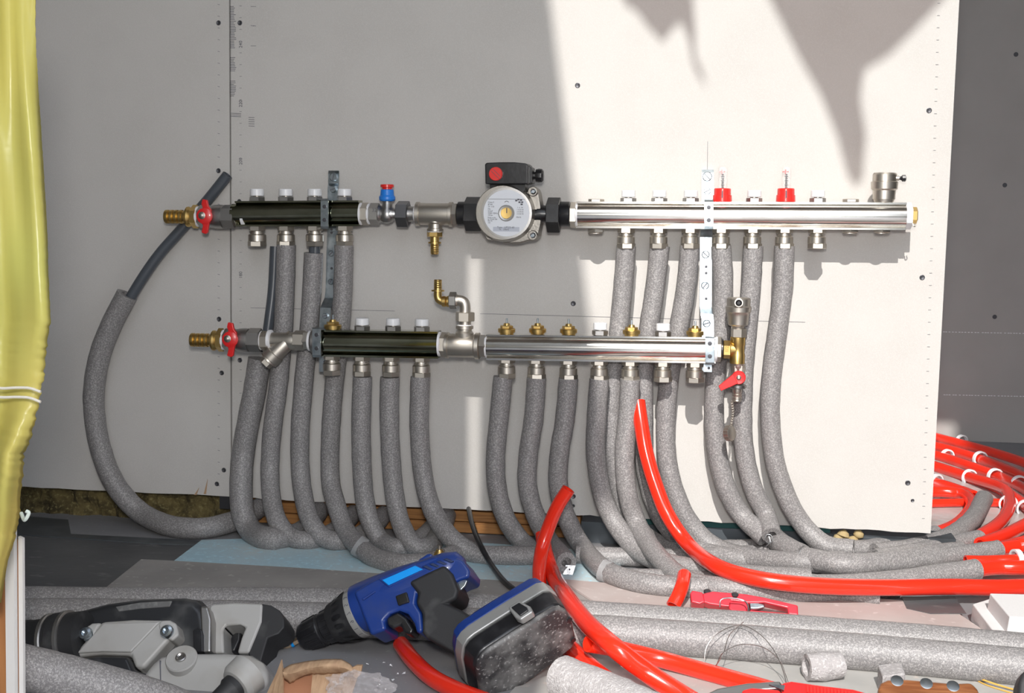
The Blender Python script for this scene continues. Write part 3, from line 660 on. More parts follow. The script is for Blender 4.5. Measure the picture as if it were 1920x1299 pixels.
def hook(x, yt, yb, d, par, hw):
    """clamp band over the front of a manifold bar with two round holes"""
    b = strip([(x, yt, d-.022), (x, yt, d+.020), (x, yt+3, d+.0228), (x, (yt+yb)/2, d+.0235), (x, yb-3, d+.0228), (x, yb, d+.020), (x, yb, d-.022)], hw, .0016)
    h = obj('clamp_band', b, steel, par, 30)
    for f_ in (.25, .72): obj('band_hole', B().lathe([(0, .0033), (.0022, .0033), (.0023, .0022)], P(x, yt+(yb-yt)*f_, d=d+.0240), V((0, -1, 0)), 14), dsteel, h)
r = thing('manifold_bracket', 'bent zinc bracket strip holding both runs behind the left dark bars', 'bracket', P(615, 700, d=.0))
b = strip([(626, 324, .012), (626, 345, .012), (625, 350, .022), (624, 440, .022), (623, 470, .03), (621, 545, .032), (619, 560, .036), (611, 578, .058), (610, 600, .060), (609, 697, .060)], .0092, .002)
obj('bracket_strip', b, steel, r, 30)
obj('bracket_foot', strip([(626, 322, .0), (626, 322, .012), (626, 326, .0135)], .0092, .002), steel, r)
hook(609, 374, 427, DU, r, .0065); hook(594, 614, 668, DL, r, .0072)
slotscrew(626, 332, .0142, r, .0072, 1.4); slotscrew(625, 355, .0255, r, .0055, .3); slotscrew(622, 475, .0335, r, .005, .7); slotscrew(621, 528, .0345, r, .005, 1.1); slotscrew(610, 592, .0625, r, .0045, .2)
b = B()
for y in (430, 436, 503, 590, 678): b.lathe([(0, .0022), (.0008, .0022)], P(622 if y < 550 else 609, y, d=.0335 if y > 440 and y < 550 else (.0245 if y < 450 else .0622)), V((0, -1, 0)), 12)
obj('strip_holes', b, dsteel, r)
r = thing('manifold_bracket', 'bent zinc bracket strip holding both runs at the sunlit right side', 'bracket', P(1325, 705, d=.0))
b = strip([(1327, 322, .010), (1327, 378, .010), (1326, 384, .022), (1325, 430, .022), (1324, 445, .03), (1323, 575, .032), (1325, 590, .052), (1327, 600, .056), (1328, 697, .058)], .0095, .002)
obj('bracket_strip', b, steel, r, 30)
obj('bracket_foot', strip([(1327, 320, .0), (1327, 320, .010), (1327, 324, .0115)], .0095, .002), steel, r)
hook(1329, 376, 427, DU, r, .0068); hook(1331, 631, 682, DL, r, .0068)
slotscrew(1326, 331, .0122, r, .0078, -.8); slotscrew(1326, 358, .0122, r, .0058, .5); slotscrew(1323, 477, .0345, r, .0062, -.7); slotscrew(1322, 535, .0345, r, .0062, .9); slotscrew(1325, 606, .0585, r, .006, .3)
b = B()
for y, dd in ((437, .0245), (500, .0335), (512, .0335), (560, .034), (690, .0602)): b.lathe([(0, .0022), (.0008, .0022)], P(1324 if y < 600 else 1329, y, d=dd), V((0, -1, 0)), 12)
obj('strip_holes', b, dsteel, r)

# ------------------------------------------------------------------ insulated pipes
RF = .0158
def rough_tube(path, r, n=22, inner=None, amp=.0004, seed=0, step=8):
    p = spline(path, step); b = B(); b.tube(p, r, n, inner=inner)
    for v in b.m.verts:
        v.co += V((noise.noise(v.co*70+V((seed, 0, 0))), noise.noise(v.co*70+V((0, 9+seed, 0))), noise.noise(v.co*70+V((0, 0, 5+seed)))))*amp*2
    return b
def insulated(path, lab, d, r=RF, grp='insulated pipes hanging from the manifold outlets', core=True, zmin=None, top=True, corecol=None, name='insulated_pipe'):
    pts = pix(path, d, zmin or r)
    root = thing(name, lab, 'insulated pipe', V((pts[0].x, pts[0].y, min(p.z for p in pts)-r)), grp)
    obj('foam_sleeve', rough_tube(pts, r, 22, inner=.0078 if core else None, seed=pts[0].x*7), foam, root, 50)
    if core and top:
        q = pts[0]; obj('inner_pipe', B().tube([q+V((0, 0, .012)), q+V((0, 0, .0)), q+(pts[1]-q).normalized()*.01], .0076, 16), corecol or ptube, root)
    return root
F = .0
# from the upper run
insulated([(537, 459), (535, 530), (531, 620), (522, 720), (511, 800), (506, 880), (510, 940, .078), (521, 978, .10), (543, 1004, .108), (575, 1013, .08), (612, 1004, .05), (642, 984, .015), (664, 962, -.035)], 'foam-insulated pipe from the second outlet of the dark upper bar, bending under the wall', DU)
insulated([(588, 474), (585, 540), (579, 620), (569, 720), (563, 800), (563, 880), (571, 940, .075), (584, 980, .10), (606, 1006, .108), (638, 1015, .08), (674, 1004, .045), (702, 984, .01), (720, 964, -.035)], 'foam-insulated pipe with bare grey pipe showing above it, third outlet of dark upper bar', DU)
q = pix([(592, 452), (591, 476)], DU); tag(obj('bare_pipe_end', B().tube(q, .0078, 18), ptube), 'short bare grey pipe end between a nut and its foam sleeve, left of the bracket', 'pipe')
insulated([(645, 460), (643, 540), (638, 620), (629, 700), (621, 790), (619, 890), (630, 945, .08), (652, 1000, .115), (697, 1042, .12), (745, 1056, .12), (790, 1056, .12), (835, 1046, .10), (875, 1028, .03)], 'foam-insulated pipe from the fourth outlet of the dark upper bar, running right along floor', DU)
insulated([(1174, 461), (1168, 540), (1160, 620), (1150, 700), (1147, 780), (1150, 860), (1163, 930), (1190, 985), (1235, 1020, .03), (1290, 1032, .03, .017), (1370, 1030, .02, .017), (1450, 1028, .02, .017)], 'foam-insulated pipe seen behind others, from the first sunlit outlet of the long upper bar', DU-.006)
insulated([(1237, 461), (1228, 540), (1216, 620), (1207, 700), (1206, 780), (1208, 860), (1222, 930), (1250, 985), (1300, 1027, .05), (1370, 1045, .07), (1450, 1052, .08), (1540, 1058, .1)], 'foam-insulated pipe passing behind the bright red pipe, second sunlit outlet of long upper bar', DU-.006)
insulated([(1294, 461), (1286, 540), (1272, 620), (1256, 700), (1248, 790), (1252, 870), (1272, 940), (1305, 995), (1350, 1030, .055), (1420, 1047, .10), (1500, 1054, .13, .03), (1580, 1052, .13, .03)], 'foam-insulated pipe from the outlet just left of the sunlit bracket', DU-.006)
insulated([(1352, 461), (1356, 540), (1352, 620), (1342, 700), (1339, 780), (1345, 850), (1362, 915), (1390, 965), (1435, 1008, .075)], 'foam-insulated pipe right of the bracket whose lower end is wired to its neighbour', DU-.004)
insulated([(1412, 461), (1408, 540), (1401, 620), (1394, 700), (1392, 780), (1396, 850), (1412, 915), (1436, 965), (1447, 1004, .085)], 'foam-insulated pipe behind the drain cock, lower end tied with wire', DU-.004)
insulated([(1471, 461), (1468, 540), (1458, 620), (1447, 700), (1444, 780), (1452, 860), (1474, 930), (1506, 985), (1548, 1022, .06), (1600, 1030, .07)], 'rightmost foam-insulated pipe, beside the plain sunlit board', DU-.004)
# from the lower run
insulated([(680, 706), (677, 780), (678, 860), (683, 930, .088), (695, 980, .095), (716, 1014, .10), (748, 1026, .06), (785, 1012, .03), (812, 988, .0), (828, 966, -.035)], 'foam-insulated pipe from the second outlet of the dark lower bar', DL)
insulated([(731, 707), (730, 780), (733, 860), (740, 930, .09), (753, 985, .11), (776, 1022, .125), (806, 1024, .07), (824, 998, .04), (834, 978, .0), (838, 966, -.03)], 'foam-insulated pipe hooking back up at the floor, third outlet of the dark lower bar', DL)
insulated([(788, 706), (786, 780), (789, 850), (797, 910, .09), (815, 965, .105), (847, 1010, .13), (893, 1038, .12), (950, 1042, .13), (1010, 1042, .13), (1060, 1044, .12)], 'foam-insulated pipe from the fourth outlet of the dark lower bar, ending behind red pipe', DL)
insulated([(943, 706), (936, 780), (929, 860), (933, 920), (950, 975), (982, 1018), (1020, 1046, .13), (1058, 1060, .14)], 'foam-insulated pipe from the first outlet of the shiny lower bar', DL)
insulated([(1006, 708), (1001, 780), (991, 850), (989, 910), (1004, 965), (1028, 1012), (1062, 1054, .14)], 'foam-insulated pipe from the second shiny lower outlet, with perforated tin strip at its foot', DL, zmin=.022)
insulated([(1066, 709), (1060, 780), (1049, 850), (1047, 910), (1062, 970), (1092, 1025), (1136, 1070, .19), (1200, 1092, .22), (1270, 1100, .23), (1340, 1102, .23)], 'foam-insulated pipe from the third shiny lower outlet, clear tape wrapped near the floor', DL, zmin=.022)
insulated([(1124, 710), (1119, 780), (1117, 850), (1128, 920), (1150, 975), (1192, 1028, .12), (1250, 1056, .16), (1330, 1070, .18), (1420, 1080, .19), (1520, 1086, .19)], 'foam-insulated pipe from the fourth shiny lower outlet, under the white cap', DL, zmin=.026)
insulated([(1182, 711), (1178, 780), (1171, 850), (1176, 920), (1196, 985), (1235, 1045, .18), (1290, 1090, .22), (1370, 1104, .26), (1460, 1112, .22, .018), (1540, 1113, .2, .016), (1610, 1108, .2, .016), (1680, 1100, .2, .016)], 'foam-insulated pipe in front, from the fifth shiny lower outlet', DL+.004, zmin=.024)
# wide dark sleeve over the second bare pipe
q = pix([(516, 462, .018), (512, 540, .022), (505, 600, .03), (496, 660, .036)], .03)
r = thing('insulated_pipe', 'thick dark insulated pipe behind the strainer, bare grey pipe rising from it', 'insulated pipe', V((q[-1].x, q[-1].y, .0)))
obj('inner_pipe', B().tube(spline(q, 8), .0088, 18), ptube, r)
q = pix([(487, 672), (478, 730), (466, 790), (456, 850), (452, 910, .05), (455, 960, .065), (472, 996, .08), (503, 1010, .07), (540, 1006, .05), (575, 988, .01), (600, 955, -.03)], .034, .018)
obj('foam_sleeve', rough_tube(q, lambda u: .0195 if u < .75 else .0170, 22, seed=3), foam, r, 50)
# big arc on the left
q = pix([(427, 328, .016), (385, 380, .016), (340, 430, .022), (300, 475, .028), (268, 520, .034), (240, 566, .038)], .02)
r = thing('insulated_pipe', 'insulated pipe sweeping in a wide arc at the left, bare grey end behind the valve', 'insulated pipe', V((q[-1].x, q[-1].y, .0)))
obj('inner_pipe', B().tube(spline(q, 8), .0092, 20, inner=.0074), ptube, r)
q = pix([(238, 552), (208, 610), (186, 670), (176, 735), (180, 800), (196, 865), (224, 920), (266, 962), (320, 986, .07), (380, 990, .06), (440, 976, .03), (490, 950, -.03)], .04, .018)
obj('foam_sleeve', rough_tube(q, .0180, 24, inner=.0098, seed=5), foam, r, 50)
# sleeves on the floor to the right, red pipe coming out of each
def floor_run(path, lab, r=RF, core_path=None, rc=.0112, d=.1):
    pts = [P(a, b_, z=zz) for a, b_, zz in path]
    root = thing('insulated_pipe', lab, 'insulated pipe', V((pts[-1].x, pts[-1].y, 0)), 'sleeved red pipes on the floor at the right')
    obj('foam_sleeve', rough_tube(pts, r, 22, inner=.009, seed=pts[0].x*11, amp=.0006), foam, root, 50)
    if core_path:
        q = [pts[-1]-(pts[-1]-pts[-2]).normalized()*.012]+[P(a, b_, z=zz) for a, b_, zz in core_path]
        obj('red_core_pipe', B().tube(spline(q, 8), rc, 18), pex, root)
    return root
floor_run([(1590, 1030, .018), (1640, 1026, .018), (1700, 1014, .018), (1755, 1001, .018)], 'sleeved pipe whose red core curls back behind the sunlit board end', .0145, [(1790, 985, .018), (1815, 962, .018), (1822, 942, .018), (1806, 927, .018), (1770, 922, .018), (1720, 922, .018)])
floor_run([(1640, 1038, .018), (1720, 1026, .02), (1780, 1006, .024), (1822, 975, .028), (1845, 935, .03)], 'thick grey sleeve with a blunt empty end beside the board edge', .0165)
floor_run([(1640, 1045, .02), (1700, 1036, .02), (1770, 1022, .02), (1836, 1008, .02)], 'sleeved pipe whose red core turns up to a white clip at the right', .0135, [(1868, 985, .02), (1888, 962, .02), (1893, 938, .02), (1880, 915, .022), (1820, 895, .014), (1760, 876, .011), (1700, 858, .01)])
floor_run([(1660, 1058, .034), (1740, 1048, .034), (1810, 1038, .034), (1872, 1030, .034)], 'sleeved pipe, second-frontmost grey sleeve tip at the right, red core leaving the frame', .0145, [(1905, 1024, .034), (1960, 1014, .034), (2250, 960, .012)])
floor_run([(1505, 1044, .036), (1580, 1058, .036), (1660, 1054, .036), (1740, 1042, .036), (1800, 1034, .034)], 'jointed foam sleeve lying on top of the others right of the wire tie', .0165)
r = floor_run([(1450, 1092, .018), (1560, 1098, .018), (1680, 1090, .022), (1760, 1078, .026), (1832, 1068, .03)], 'frontmost sleeve of the right bundle with a ragged end on red pipe', .0165, [(1870, 1064, .03), (1960, 1062, .03), (2250, 1040, .012)])
q = [P(a, b_, z=zz) for a, b_, zz in ((1446, 1003, .042), (1468, 1022, .040), (1505, 1042, .037))]
tag(obj('foam_sleeve_offcut', rough_tube(q, .0172, 22, inner=.009, seed=2), foam, ang=50), 'short foam sleeve piece starting at the wire tie', 'foam sleeve')
c = P(1441, 1008, d=.09); b = B()
b.tube([c+V((.006*math.cos(a), -.006+.004*math.sin(a), .006*math.sin(a))) for a in [i*math.pi/8 for i in range(17)]], .0007, 6)
b.tube(spline([c+V((0, -.006, .004)), c+V((.002, -.010, -.004)), c+V((-.004, -.008, -.012))], 6), .0007, 6)
tag(obj('wire_tie', b, tin), 'twisted wire tie pulling two sunlit foam pipes together near the floor', 'wire tie')
b = B(); c = P(1506, 1043, z=.037); t_ = (P(1580, 1058, z=.036)-c).normalized(); e1, e2 = frame(t_)
b.tube([c+e1*.0170*math.cos(a)+e2*.0170*math.sin(a) for a in [i*math.pi/12 for i in range(25)]], .0005, 5)
tag(obj('wire_ring', b, tin), 'thin wire wound round the joint of two foam sleeves at the right', 'wire tie')
# hidden layers below the tied bundle
def loose(path, lab, r, mt=foam, cat='foam tube', name='foam_tube', inner=None, amp=.0004, grp=None, n=24):
    pts = [P(a, b_, z=zz) for a, b_, zz in path]
    return tag(obj(name, rough_tube(pts, r, n, inner=inner, amp=amp, seed=pts[0].x*3), mt, ang=50), lab, cat, grp)
loose([(1165, 1086, .014), (1210, 1084, .016), (1300, 1088, .016), (1420, 1096, .016), (1540, 1108, .016), (1650, 1118, .017)], 'foam-covered pipe lying low on the floor under the sunlit bundle', .0145)
loose([(1080, 1040, .016), (1260, 1046, .016), (1380, 1040, .016), (1500, 1040, .016), (1600, 1046, .016)], 'foam-covered pipe along the floor behind the sunlit bundle', .0145)
loose([(-120, 1128, .021), (200, 1130, .021), (700, 1133, .021), (1090, 1156, .021), (1500, 1184, .021), (1800, 1208, .021), (2100, 1236, .021)], 'long grey foam tube lying across the floor, rear one of the two', .0215, grp='long foam tubes across the floor')
loose([(-120, 1155, .0225), (200, 1154, .0225), (700, 1164, .0225), (1090, 1184, .0225), (1500, 1213, .0225), (1800, 1239, .0225), (2100, 1268, .0225)], 'long grey foam tube lying across the floor, front one of the two', .0225, grp='long foam tubes across the floor')

# ------------------------------------------------------------------ red pipes
RP = .0088
def redpipe(pts, lab, r=.0115, inner=.0068, n=20, seg=10):
    return tag(obj('red_pipe', B().tube(spline(pts, seg), r, n, inner=inner), pex, ang=50), lab, 'pipe', 'red heating pipes')
def pd(l): return [P(a, b_, d=dd) for a, b_, dd in l]
def pz(l): return [P(a, b_, z=zz) for a, b_, zz in l]
redpipe(pd([(1066, 917, .20), (1046, 948, .20), (1028, 990, .20), (1016, 1030, .21), (1011, 1070, .24), (1014, 1110, .28), (1024, 1150, .33)]), 'red pipe standing upright with its free end in front of the shaded wall', .0105, .0078)
redpipe(pd([(1018, 1000, .17), (1022, 1035, .19), (1038, 1080, .24)])+pz([(1062, 1118, .05), (1098, 1165, .058), (1150, 1212, .058), (1215, 1262, .03), (1290, 1310, .01), (1340, 1340, .01)]), 'long red pipe sweeping down from behind the upright one to the bottom edge', .0118, .009)
redpipe(pz([(752, 1208, .011), (775, 1238, .011), (810, 1270, .011), (860, 1296, .011), (930, 1322, .011)]), 'short shaded red pipe below the drill, one end free', .0105, .008)
redpipe(pz([(1103, 1206, .045), (1160, 1217, .030), (1240, 1236, .016), (1330, 1261, .012), (1420, 1286, .012), (1480, 1304, .012)]), 'red pipe offcut lying flat, starting just right of the drill battery', .0105, .008)
redpipe(pz([(1020, 1175, .012), (1075, 1222, .012), (1120, 1262, .012), (1175, 1305, .012), (1220, 1340, .012)]), 'red pipe emerging from under the drill battery toward the bottom edge', .0118, .009)
redpipe(pz([(1283, 1078, .045), (1279, 1098, .038), (1272, 1116, .028), (1262, 1136, .016)]), 'short red pipe stub sticking up left of the red snips', .0100, .0078)
redpipe(pd([(1196, 752, .085), (1203, 800, .10), (1212, 850, .11), (1228, 905, .12), (1252, 965, .135), (1292, 1022, .16)])+pz([(1345, 1062, .05), (1420, 1085, .045), (1520, 1097, .04), (1640, 1101, .035), (1780, 1100, .03), (1930, 1100, .025), (2250, 1080, .012)]), 'bright red pipe arcing down among the foam pipes and along the floor to the right', .0118, .009)
# floor loops behind the board
redpipe(pz([(1690, 800, .01), (1760, 821, .01), (1840, 842, .01), (1920, 867, .01), (2000, 900, .01), (2200, 1000, .01)]), 'hindmost red floor pipe by the far wall')
redpipe(pz([(1690, 824, .01), (1760, 838, .01), (1835, 860, .01), (1920, 894, .01), (2000, 935, .01), (2150, 1030, .01)]), 'second red floor pipe from the far wall')
redpipe(pz([(1690, 838, .01), (1760, 855, .01), (1830, 878, .01), (1900, 905, .01), (1960, 945, .01), (2080, 1050, .01)]), 'third red floor pipe from the far wall')
redpipe(pz([(1690, 858, .01), (1760, 877, .01), (1820, 897, .01), (1870, 915, .01), (1925, 950, .01), (1960, 990, .01), (2010, 1080, .01)]), 'fourth red floor pipe from the far wall, bending at the frame edge')
redpipe(pz([(1690, 895, .01), (1750, 905, .01), (1800, 920, .01), (1826, 930, .012)]), 'short red floor pipe ending at the blunt grey sleeve')
redpipe(pz([(1690, 946, .01), (1760, 943, .01), (1840, 942, .01), (1930, 945, .01), (2200, 960, .01)]), 'red floor pipe crossing under the others toward the right edge', .0082)
redpipe(pz([(1838, 1020, .02), (1880, 1005, .02), (1920, 985, .02), (1980, 950, .02), (2100, 880, .012)]), 'red pipe leaving between the grey sleeves to the upper right')
redpipe(pz([(1850, 1035, .02), (1900, 1022, .02), (1960, 1005, .02), (2200, 930, .012)]), 'red pipe just above the frontmost sleeve, leaving at the right edge')
redpipe(pz([(1810, 1052, .035), (1860, 1052, .035), (1960, 1045, .035), (2250, 1010, .012)]), 'red pipe held by a white clip at the right edge', .0092)
def clip(px, py, z, dx, dy, lab, r=.0142):
    """C-shaped clip straddling a pipe that runs along the image direction (dx,dy)"""
    c = P(px, py, z=z); t = (P(px+dx, py+dy, z=z)-c).normalized(); e = V((-t.y, t.x, 0)); b = B(); w_ = t*.004; last = None
    for i in range(21):
        a = math.radians(-35+250*i/20)
        k = [b.m.verts.new(c+e*(q*math.cos(a))+ZA*(q*math.sin(a)+.001)+w_*s) for q, s in ((r, 1), (r+.0034, 1), (r+.0034, -1), (r, -1))]
        if last: b.skin(last, k)
        else: b.cap(k)
        last = k
    b.cap(last, True)
    tag(obj('pipe_clip', b, wplas), lab, 'pipe clip', 'white clips on the red floor pipes')
for px, py, dx, dy, lab in ((1803, 829, 80, 20, 'white clip over the hindmost red pipe'), (1838, 861, 80, 28, 'white clip on the second red pipe from the far wall'), (1776, 857, 70, 20, 'white clip nearest the board edge, on the third red pipe'),
    (1756, 905, 60, 14, 'white clip half hidden by the board edge, on the shortest red pipe'), (1818, 896, 60, 18, 'white clip in the middle of the sunlit red pipes'), (1866, 894, 60, 24, 'white clip at the shadow line on the red floor pipes'),
    (1912, 908, 60, 40, 'white clip on the red pipes nearest the right frame edge'), (1891, 946, -4, 30, 'white clip over the upturned red pipe bend, right of the blunt sleeve'), (1924, 955, 20, 30, 'white clip cut by the right frame edge below the others')): clip(px, py, .010, dx, dy, lab)
clip(1906, 1050, .035, 60, -2, 'large white clip low at the right edge over the front red pipe', .0125)

# ------------------------------------------------------------------ black cable, tin strips, tape, brass stub
q = [P(878, 950, d=-.01), P(886, 985, d=.08), P(900, 1020, d=.155), P(920, 1056, d=.185)]+pz([(946, 1090, .012), (975, 1110, .010), (1010, 1112, .010), (1060, 1118, .010)])
tag(obj('black_cable', B().tube(spline(q, 8), .0042, 12), blk), 'black cable coming from under the wall and running behind the battery', 'cable')
def tape_ring(px, py, d, r, lab, par_dir, w=.007, mt=tape):
    c = PA(px, py, d, .022); e1, e2 = frame(par_dir); b = B(); last = None
    for i in range(25):
        a = i*2*math.pi/24; q = r+.0006*math.sin(i*2.3)
        k = [b.m.verts.new(c+e1*(q*math.cos(a))+e2*(q*math.sin(a))+par_dir*s) for s in (-w, 0, w)]
        if last:
            for j in range(2): b.m.faces.new((last[j], last[j+1], k[j+1], k[j]))
        last = k
    tag(obj('tape_wrap', b, mt, ang=80), lab, 'tape')
tape_ring(676, 1026, .118, .0176, 'clear tape wrapped round the shaded foam pipe above the drill chuck', V((.85, -.1, -.5)).normalized())
tape_ring(1136, 1072, .19, .0175, 'clear shiny tape wrapped round the sunlit foam pipe near the floor', V((.9, -.35, -.2)).normalized())
b = B(); c = P(618, 1030, d=.09)
for i in range(26):
    a = i*.7; b.tri([c+V((.010*math.sin(a*1.7), .006*math.cos(a*2.1), .010*math.cos(a*1.1)-.004)), c+V((.010*math.sin(a*1.3+1), .006*math.cos(a), .010*math.cos(a*2.3)-.004)), c+V((.012*math.sin(a+2), -.004, .008*math.cos(a*1.9)))])
tag(obj('tape_scrap', b, tape, ang=20), 'crumpled clear tape scrap between two bent foam pipes', 'tape')
def tin_strip(pts, hw, lab):
    r = strip(pts, hw, .0006); o = tag(obj('tin_strip', r, tin), lab, 'metal strip')
    b = B()
    for (x1, y1, d1), (x2, y2, d2) in zip(pts, pts[1:]):
        for f_ in (.3, .75): b.lathe([(0, .0014), (.0004, .0014)], P(x1+(x2-x1)*f_, y1+(y2-y1)*f_, d=d1+(d2-d1)*f_+.0014), V((0, -1, 0)), 10)
    obj('hole', b, ink, o)
tin_strip([(1066, 1052, .155), (1070, 1060, .178), (1063, 1084, .185)], .0075, 'perforated tin strip bent round the foot of a foam pipe')
r = thing('brass_fitting', 'small brass fitting poking up behind the drill', 'pipe fitting', P(824, 1060, d=.2))
obj('fitting_body', vz(824, 1045, [(1062, 11), (1040, 11), (1036, 10), (1033, 7), (1030, 6)], .2), brass, r)
obj('fitting_pin', vz(824, 1030, [(1032, 3), (1023, 2.6), (1022, 1.5)], .2), nickel, r)
obj('wire_loop', B().tube([P(822+12*math.cos(i*.42), 1036+14*math.sin(i*.42), d=.205) for i in range(16)], .0005, 5), wire, r)

# ------------------------------------------------------------------ yellow film, painted post at the left edge
edge = [(64, -60), (66, 60), (73, 180), (81, 300), (88, 420), (92, 540), (95, 605), (90, 640), (86, 680), (78, 735), (68, 780), (60, 820), (46, 848), (43, 900), (40, 940), (36, 985), (28, 1012), (15, 1050), (8, 1090), (2, 1135)]
def edge_x(y):
    for (xa, ya), (xb, yb) in zip(edge, edge[1:]):
        if ya <= y <= yb: return xa+(xb-xa)*(y-ya)/(yb-ya)
    return edge[-1][0]
b = B(); NV, NU = 200, 26; rows = []
for j in range(NV+1):
    y = -60+1190*j/NV; xe = edge_x(y)+(random.uniform(-3.0, 1.8) if 610 < y < 1000 else random.uniform(-.6, .6)); row = []
    for i in range(NU+1):
        u = i/NU; x = -170+(xe+170)*u
        d = 1.06+.006*math.sin(u*13+y*.003)+.002*math.sin(u*31-y*.006)+.012*noise.noise(V((u*3, y*.004, 2)))-.03*(u-.6)**2
        if y > 600: d += .006*math.sin(u*11+y*.02)*min(1, (y-600)/150)
        if u > .9: d -= (u-.9)*.12
        row.append(b.m.verts.new(P(x, y, d=d)))
    rows.append(row)
for j in range(NV):
    for i in range(NU): b.m.faces.new((rows[j][i], rows[j][i+1], rows[j+1][i+1], rows[j+1][i]))
yf = obj('yellow_film', b, yellow, ang=80)
sm = yf.modifiers.new('thickness', 'SOLIDIFY'); sm.thickness = .0012
tag(yf, 'creased yellow plastic film hanging at the left edge, ragged along its lower side', 'plastic film')
for y0, y1 in ((722, 733), (738, 752)):
    b = B().tube(spline([P(x, y0+(y1-y0)*i/4+3*math.sin(i*1.7), d=1.072) for i, x in enumerate((-40, 0, 30, 55, 76))], 6), .0012, 8); obj('tape_crease', b, M('pale crease', (.58, .55, .48), .6), yf)
b = B().tube(spline([P(40, 962, d=1.06), P(46, 975, d=1.07), P(54, 962, d=1.07), P(49, 958, d=1.07)], 5), .0016, 8); obj('torn_tag', b, M('pale tag', (.50, .55, .50), .5), yf)
def pbox(name, quad, d, th, mt, lab=None, cat=None, parent=None, bev=None):
    o = obj(name, B().prism([P(a, b_, d=d) for a, b_ in quad], V((0, th, 0))), mt, parent, bev=bev)
    return tag(o, lab, cat) if lab else o
r = thing('door_frame_post', 'white painted wooden post under the yellow film at the left edge', 'post', P(10, 1330, d=.96))
pbox('bare_wood', [(-60, 1012), (41, 1012), (43, 1330), (-57, 1330)], .955, .003, orangew, parent=r)
pbox('painted_face', [(34, 1006), (42, 1010), (44, 1330), (36, 1330)], .960, .004, whitep, parent=r)
pbox('painted_face', [(8, 940), (25, 940), (28, 1330), (12, 1330)], .965, .006, whitep, parent=r)
s_ = None

sheet('dark_void_sheet', [(1690, 1118), (1790, 1118), (1812, 1150), (1745, 1150), (1700, 1140)], .0105, .0008, memb, 'dark sheet standing in for the dark void under the front red pipe near the foam block', 'membrane')  # dark sheet over the board, its colour standing in for a shaded hole
for (a, b_, c_, d_), lab in (((366, 928, 372, 914), 'small pale wood splinter, left of two on the left board'), ((384, 926, 388, 898), 'small pale wood splinter, right of two on the left board')):
    p, q = P(a, b_, d=.001), P(c_, d_, d=.004); n = V((.0022, 0, 0)); tag(obj('wood_splinter', B().prism([p-n, p+n, q+n*.5], V((0, .001, 0))), card), lab, 'splinter')
# ------------------------------------------------------------------ foam tubes in the foreground
q = [P(-160, 1206, d=.99), P(-20, 1236, d=.93), P(120, 1268, d=.88), P(260, 1306, d=.84), P(380, 1348, d=.80)]
tag(obj('foam_tube', rough_tube(q, .0225, 26, seed=4), foam, ang=50), 'thick foam tube slanting across the bottom left corner in front of the grey hammer', 'foam tube')
q = pz([(1052, 1268, .0235), (1100, 1287, .0235), (1160, 1312, .0235), (1230, 1345, .0235)])
tag(obj('foam_tube', rough_tube(q, .0245, 26, inner=.006, seed=8, amp=.0009), sawn, ang=50), 'sunlit cut foam tube end at the bottom edge, right of the drill battery', 'foam tube')
q = pz([(1512, 1250, .020), (1540, 1249, .020), (1574, 1246, .020)])
tag(obj('foam_offcut', rough_tube(q, .0165, 26, inner=.0115, seed=9, amp=.0010), sawn, ang=50), 'short open foam sleeve offcut in front of the long foam tubes', 'foam offcut')
b = B().prism([P(a, b_, z=.030) for a, b_ in ((1646, 1246), (1690, 1240), (1698, 1262), (1655, 1268))], V((0, 0, -.028)))
tag(obj('foam_offcut', b, sawn, bev=.002), 'small square foam offcut beside the wooden knife handle', 'foam offcut')
b = B().prism([P(a, b_, z=.048) for a, b_ in ((1856, 1112), (2020, 1116), (2030, 1160), (1893, 1156))], V((-.004, 0, -.036)))
tag(obj('foam_block', b, wblock, bev=.0015), 'white foam block at the right edge, upper one', 'foam block', 'white foam blocks')
b = B().prism([P(a, b_, z=.026) for a, b_ in ((1824, 1132), (1856, 1122), (1900, 1182), (1868, 1190))], V((-.002, 0, -.024)))
tag(obj('foam_block', b, wblock, bev=.0015), 'white foam wedge leaning against the block at the right edge', 'foam block', 'white foam blocks')

# ------------------------------------------------------------------ rotary hammer
NH = V((0, -.80, .60))
r = thing('rotary_hammer', 'large grey and black rotary hammer lying on the floor at the bottom left', 'power tool', P(300, 1290, z=0))
def hs(name, outl, ref, th, mt, par, bev=.004, n=NH, seg=3, lift=0, lab=None):
    p0 = P(ref[0], ref[1], d=ref[2])+n*lift; return obj(name, slab(outl, p0, n, -n*th), mt, par, 30, bev, seg, lab)
RH = (300, 1190, .64)
hs('motor_casing', [(118, 1290), (112, 1200), (116, 1165), (140, 1142), (200, 1126), (262, 1118), (345, 1115), (372, 1120), (388, 1140), (396, 1190), (392, 1225), (330, 1290), (200, 1310)], RH, .07, dbody, r, .014)
hs('casing_window', [(216, 1137), (262, 1129), (322, 1126), (318, 1137), (262, 1141), (222, 1146)], RH, .004, M('scuffed plate', (.12, .12, .12), .4, spot=(80, (.30, .30, .29), .5, .75)), r, .001, lift=.001)
o_ = P(58, 1206, d=.66); ax = (P(150, 1196, d=.66)-o_); L = ax.length; k = mpp(o_)
b = B().lathe([(-.05, 40*k), (-.045, 43*k), (0, 44*k), (.001, 42*k), (L*.3, 44*k), (L*.36, 47*k), (L*.52, 49*k), (L*.54, 51*k), (L*.78, 52*k), (L*.8, 49*k), (L*1.1, 49*k)], o_, ax, 40); hc = obj('chuck_collar', b, rub, r, 30)
b = B().lathe([(L*.36, 49*k), (L*.38, 51*k), (L*.44, 51.5*k), (L*.46, 49*k)], o_, ax, 40); b.lathe([(L*.72, 52*k), (L*.74, 53.6*k), (L*.80, 53.6*k), (L*.82, 50*k)], o_, ax, 40); obj('collar_ring', b, dnick, hc, 30)
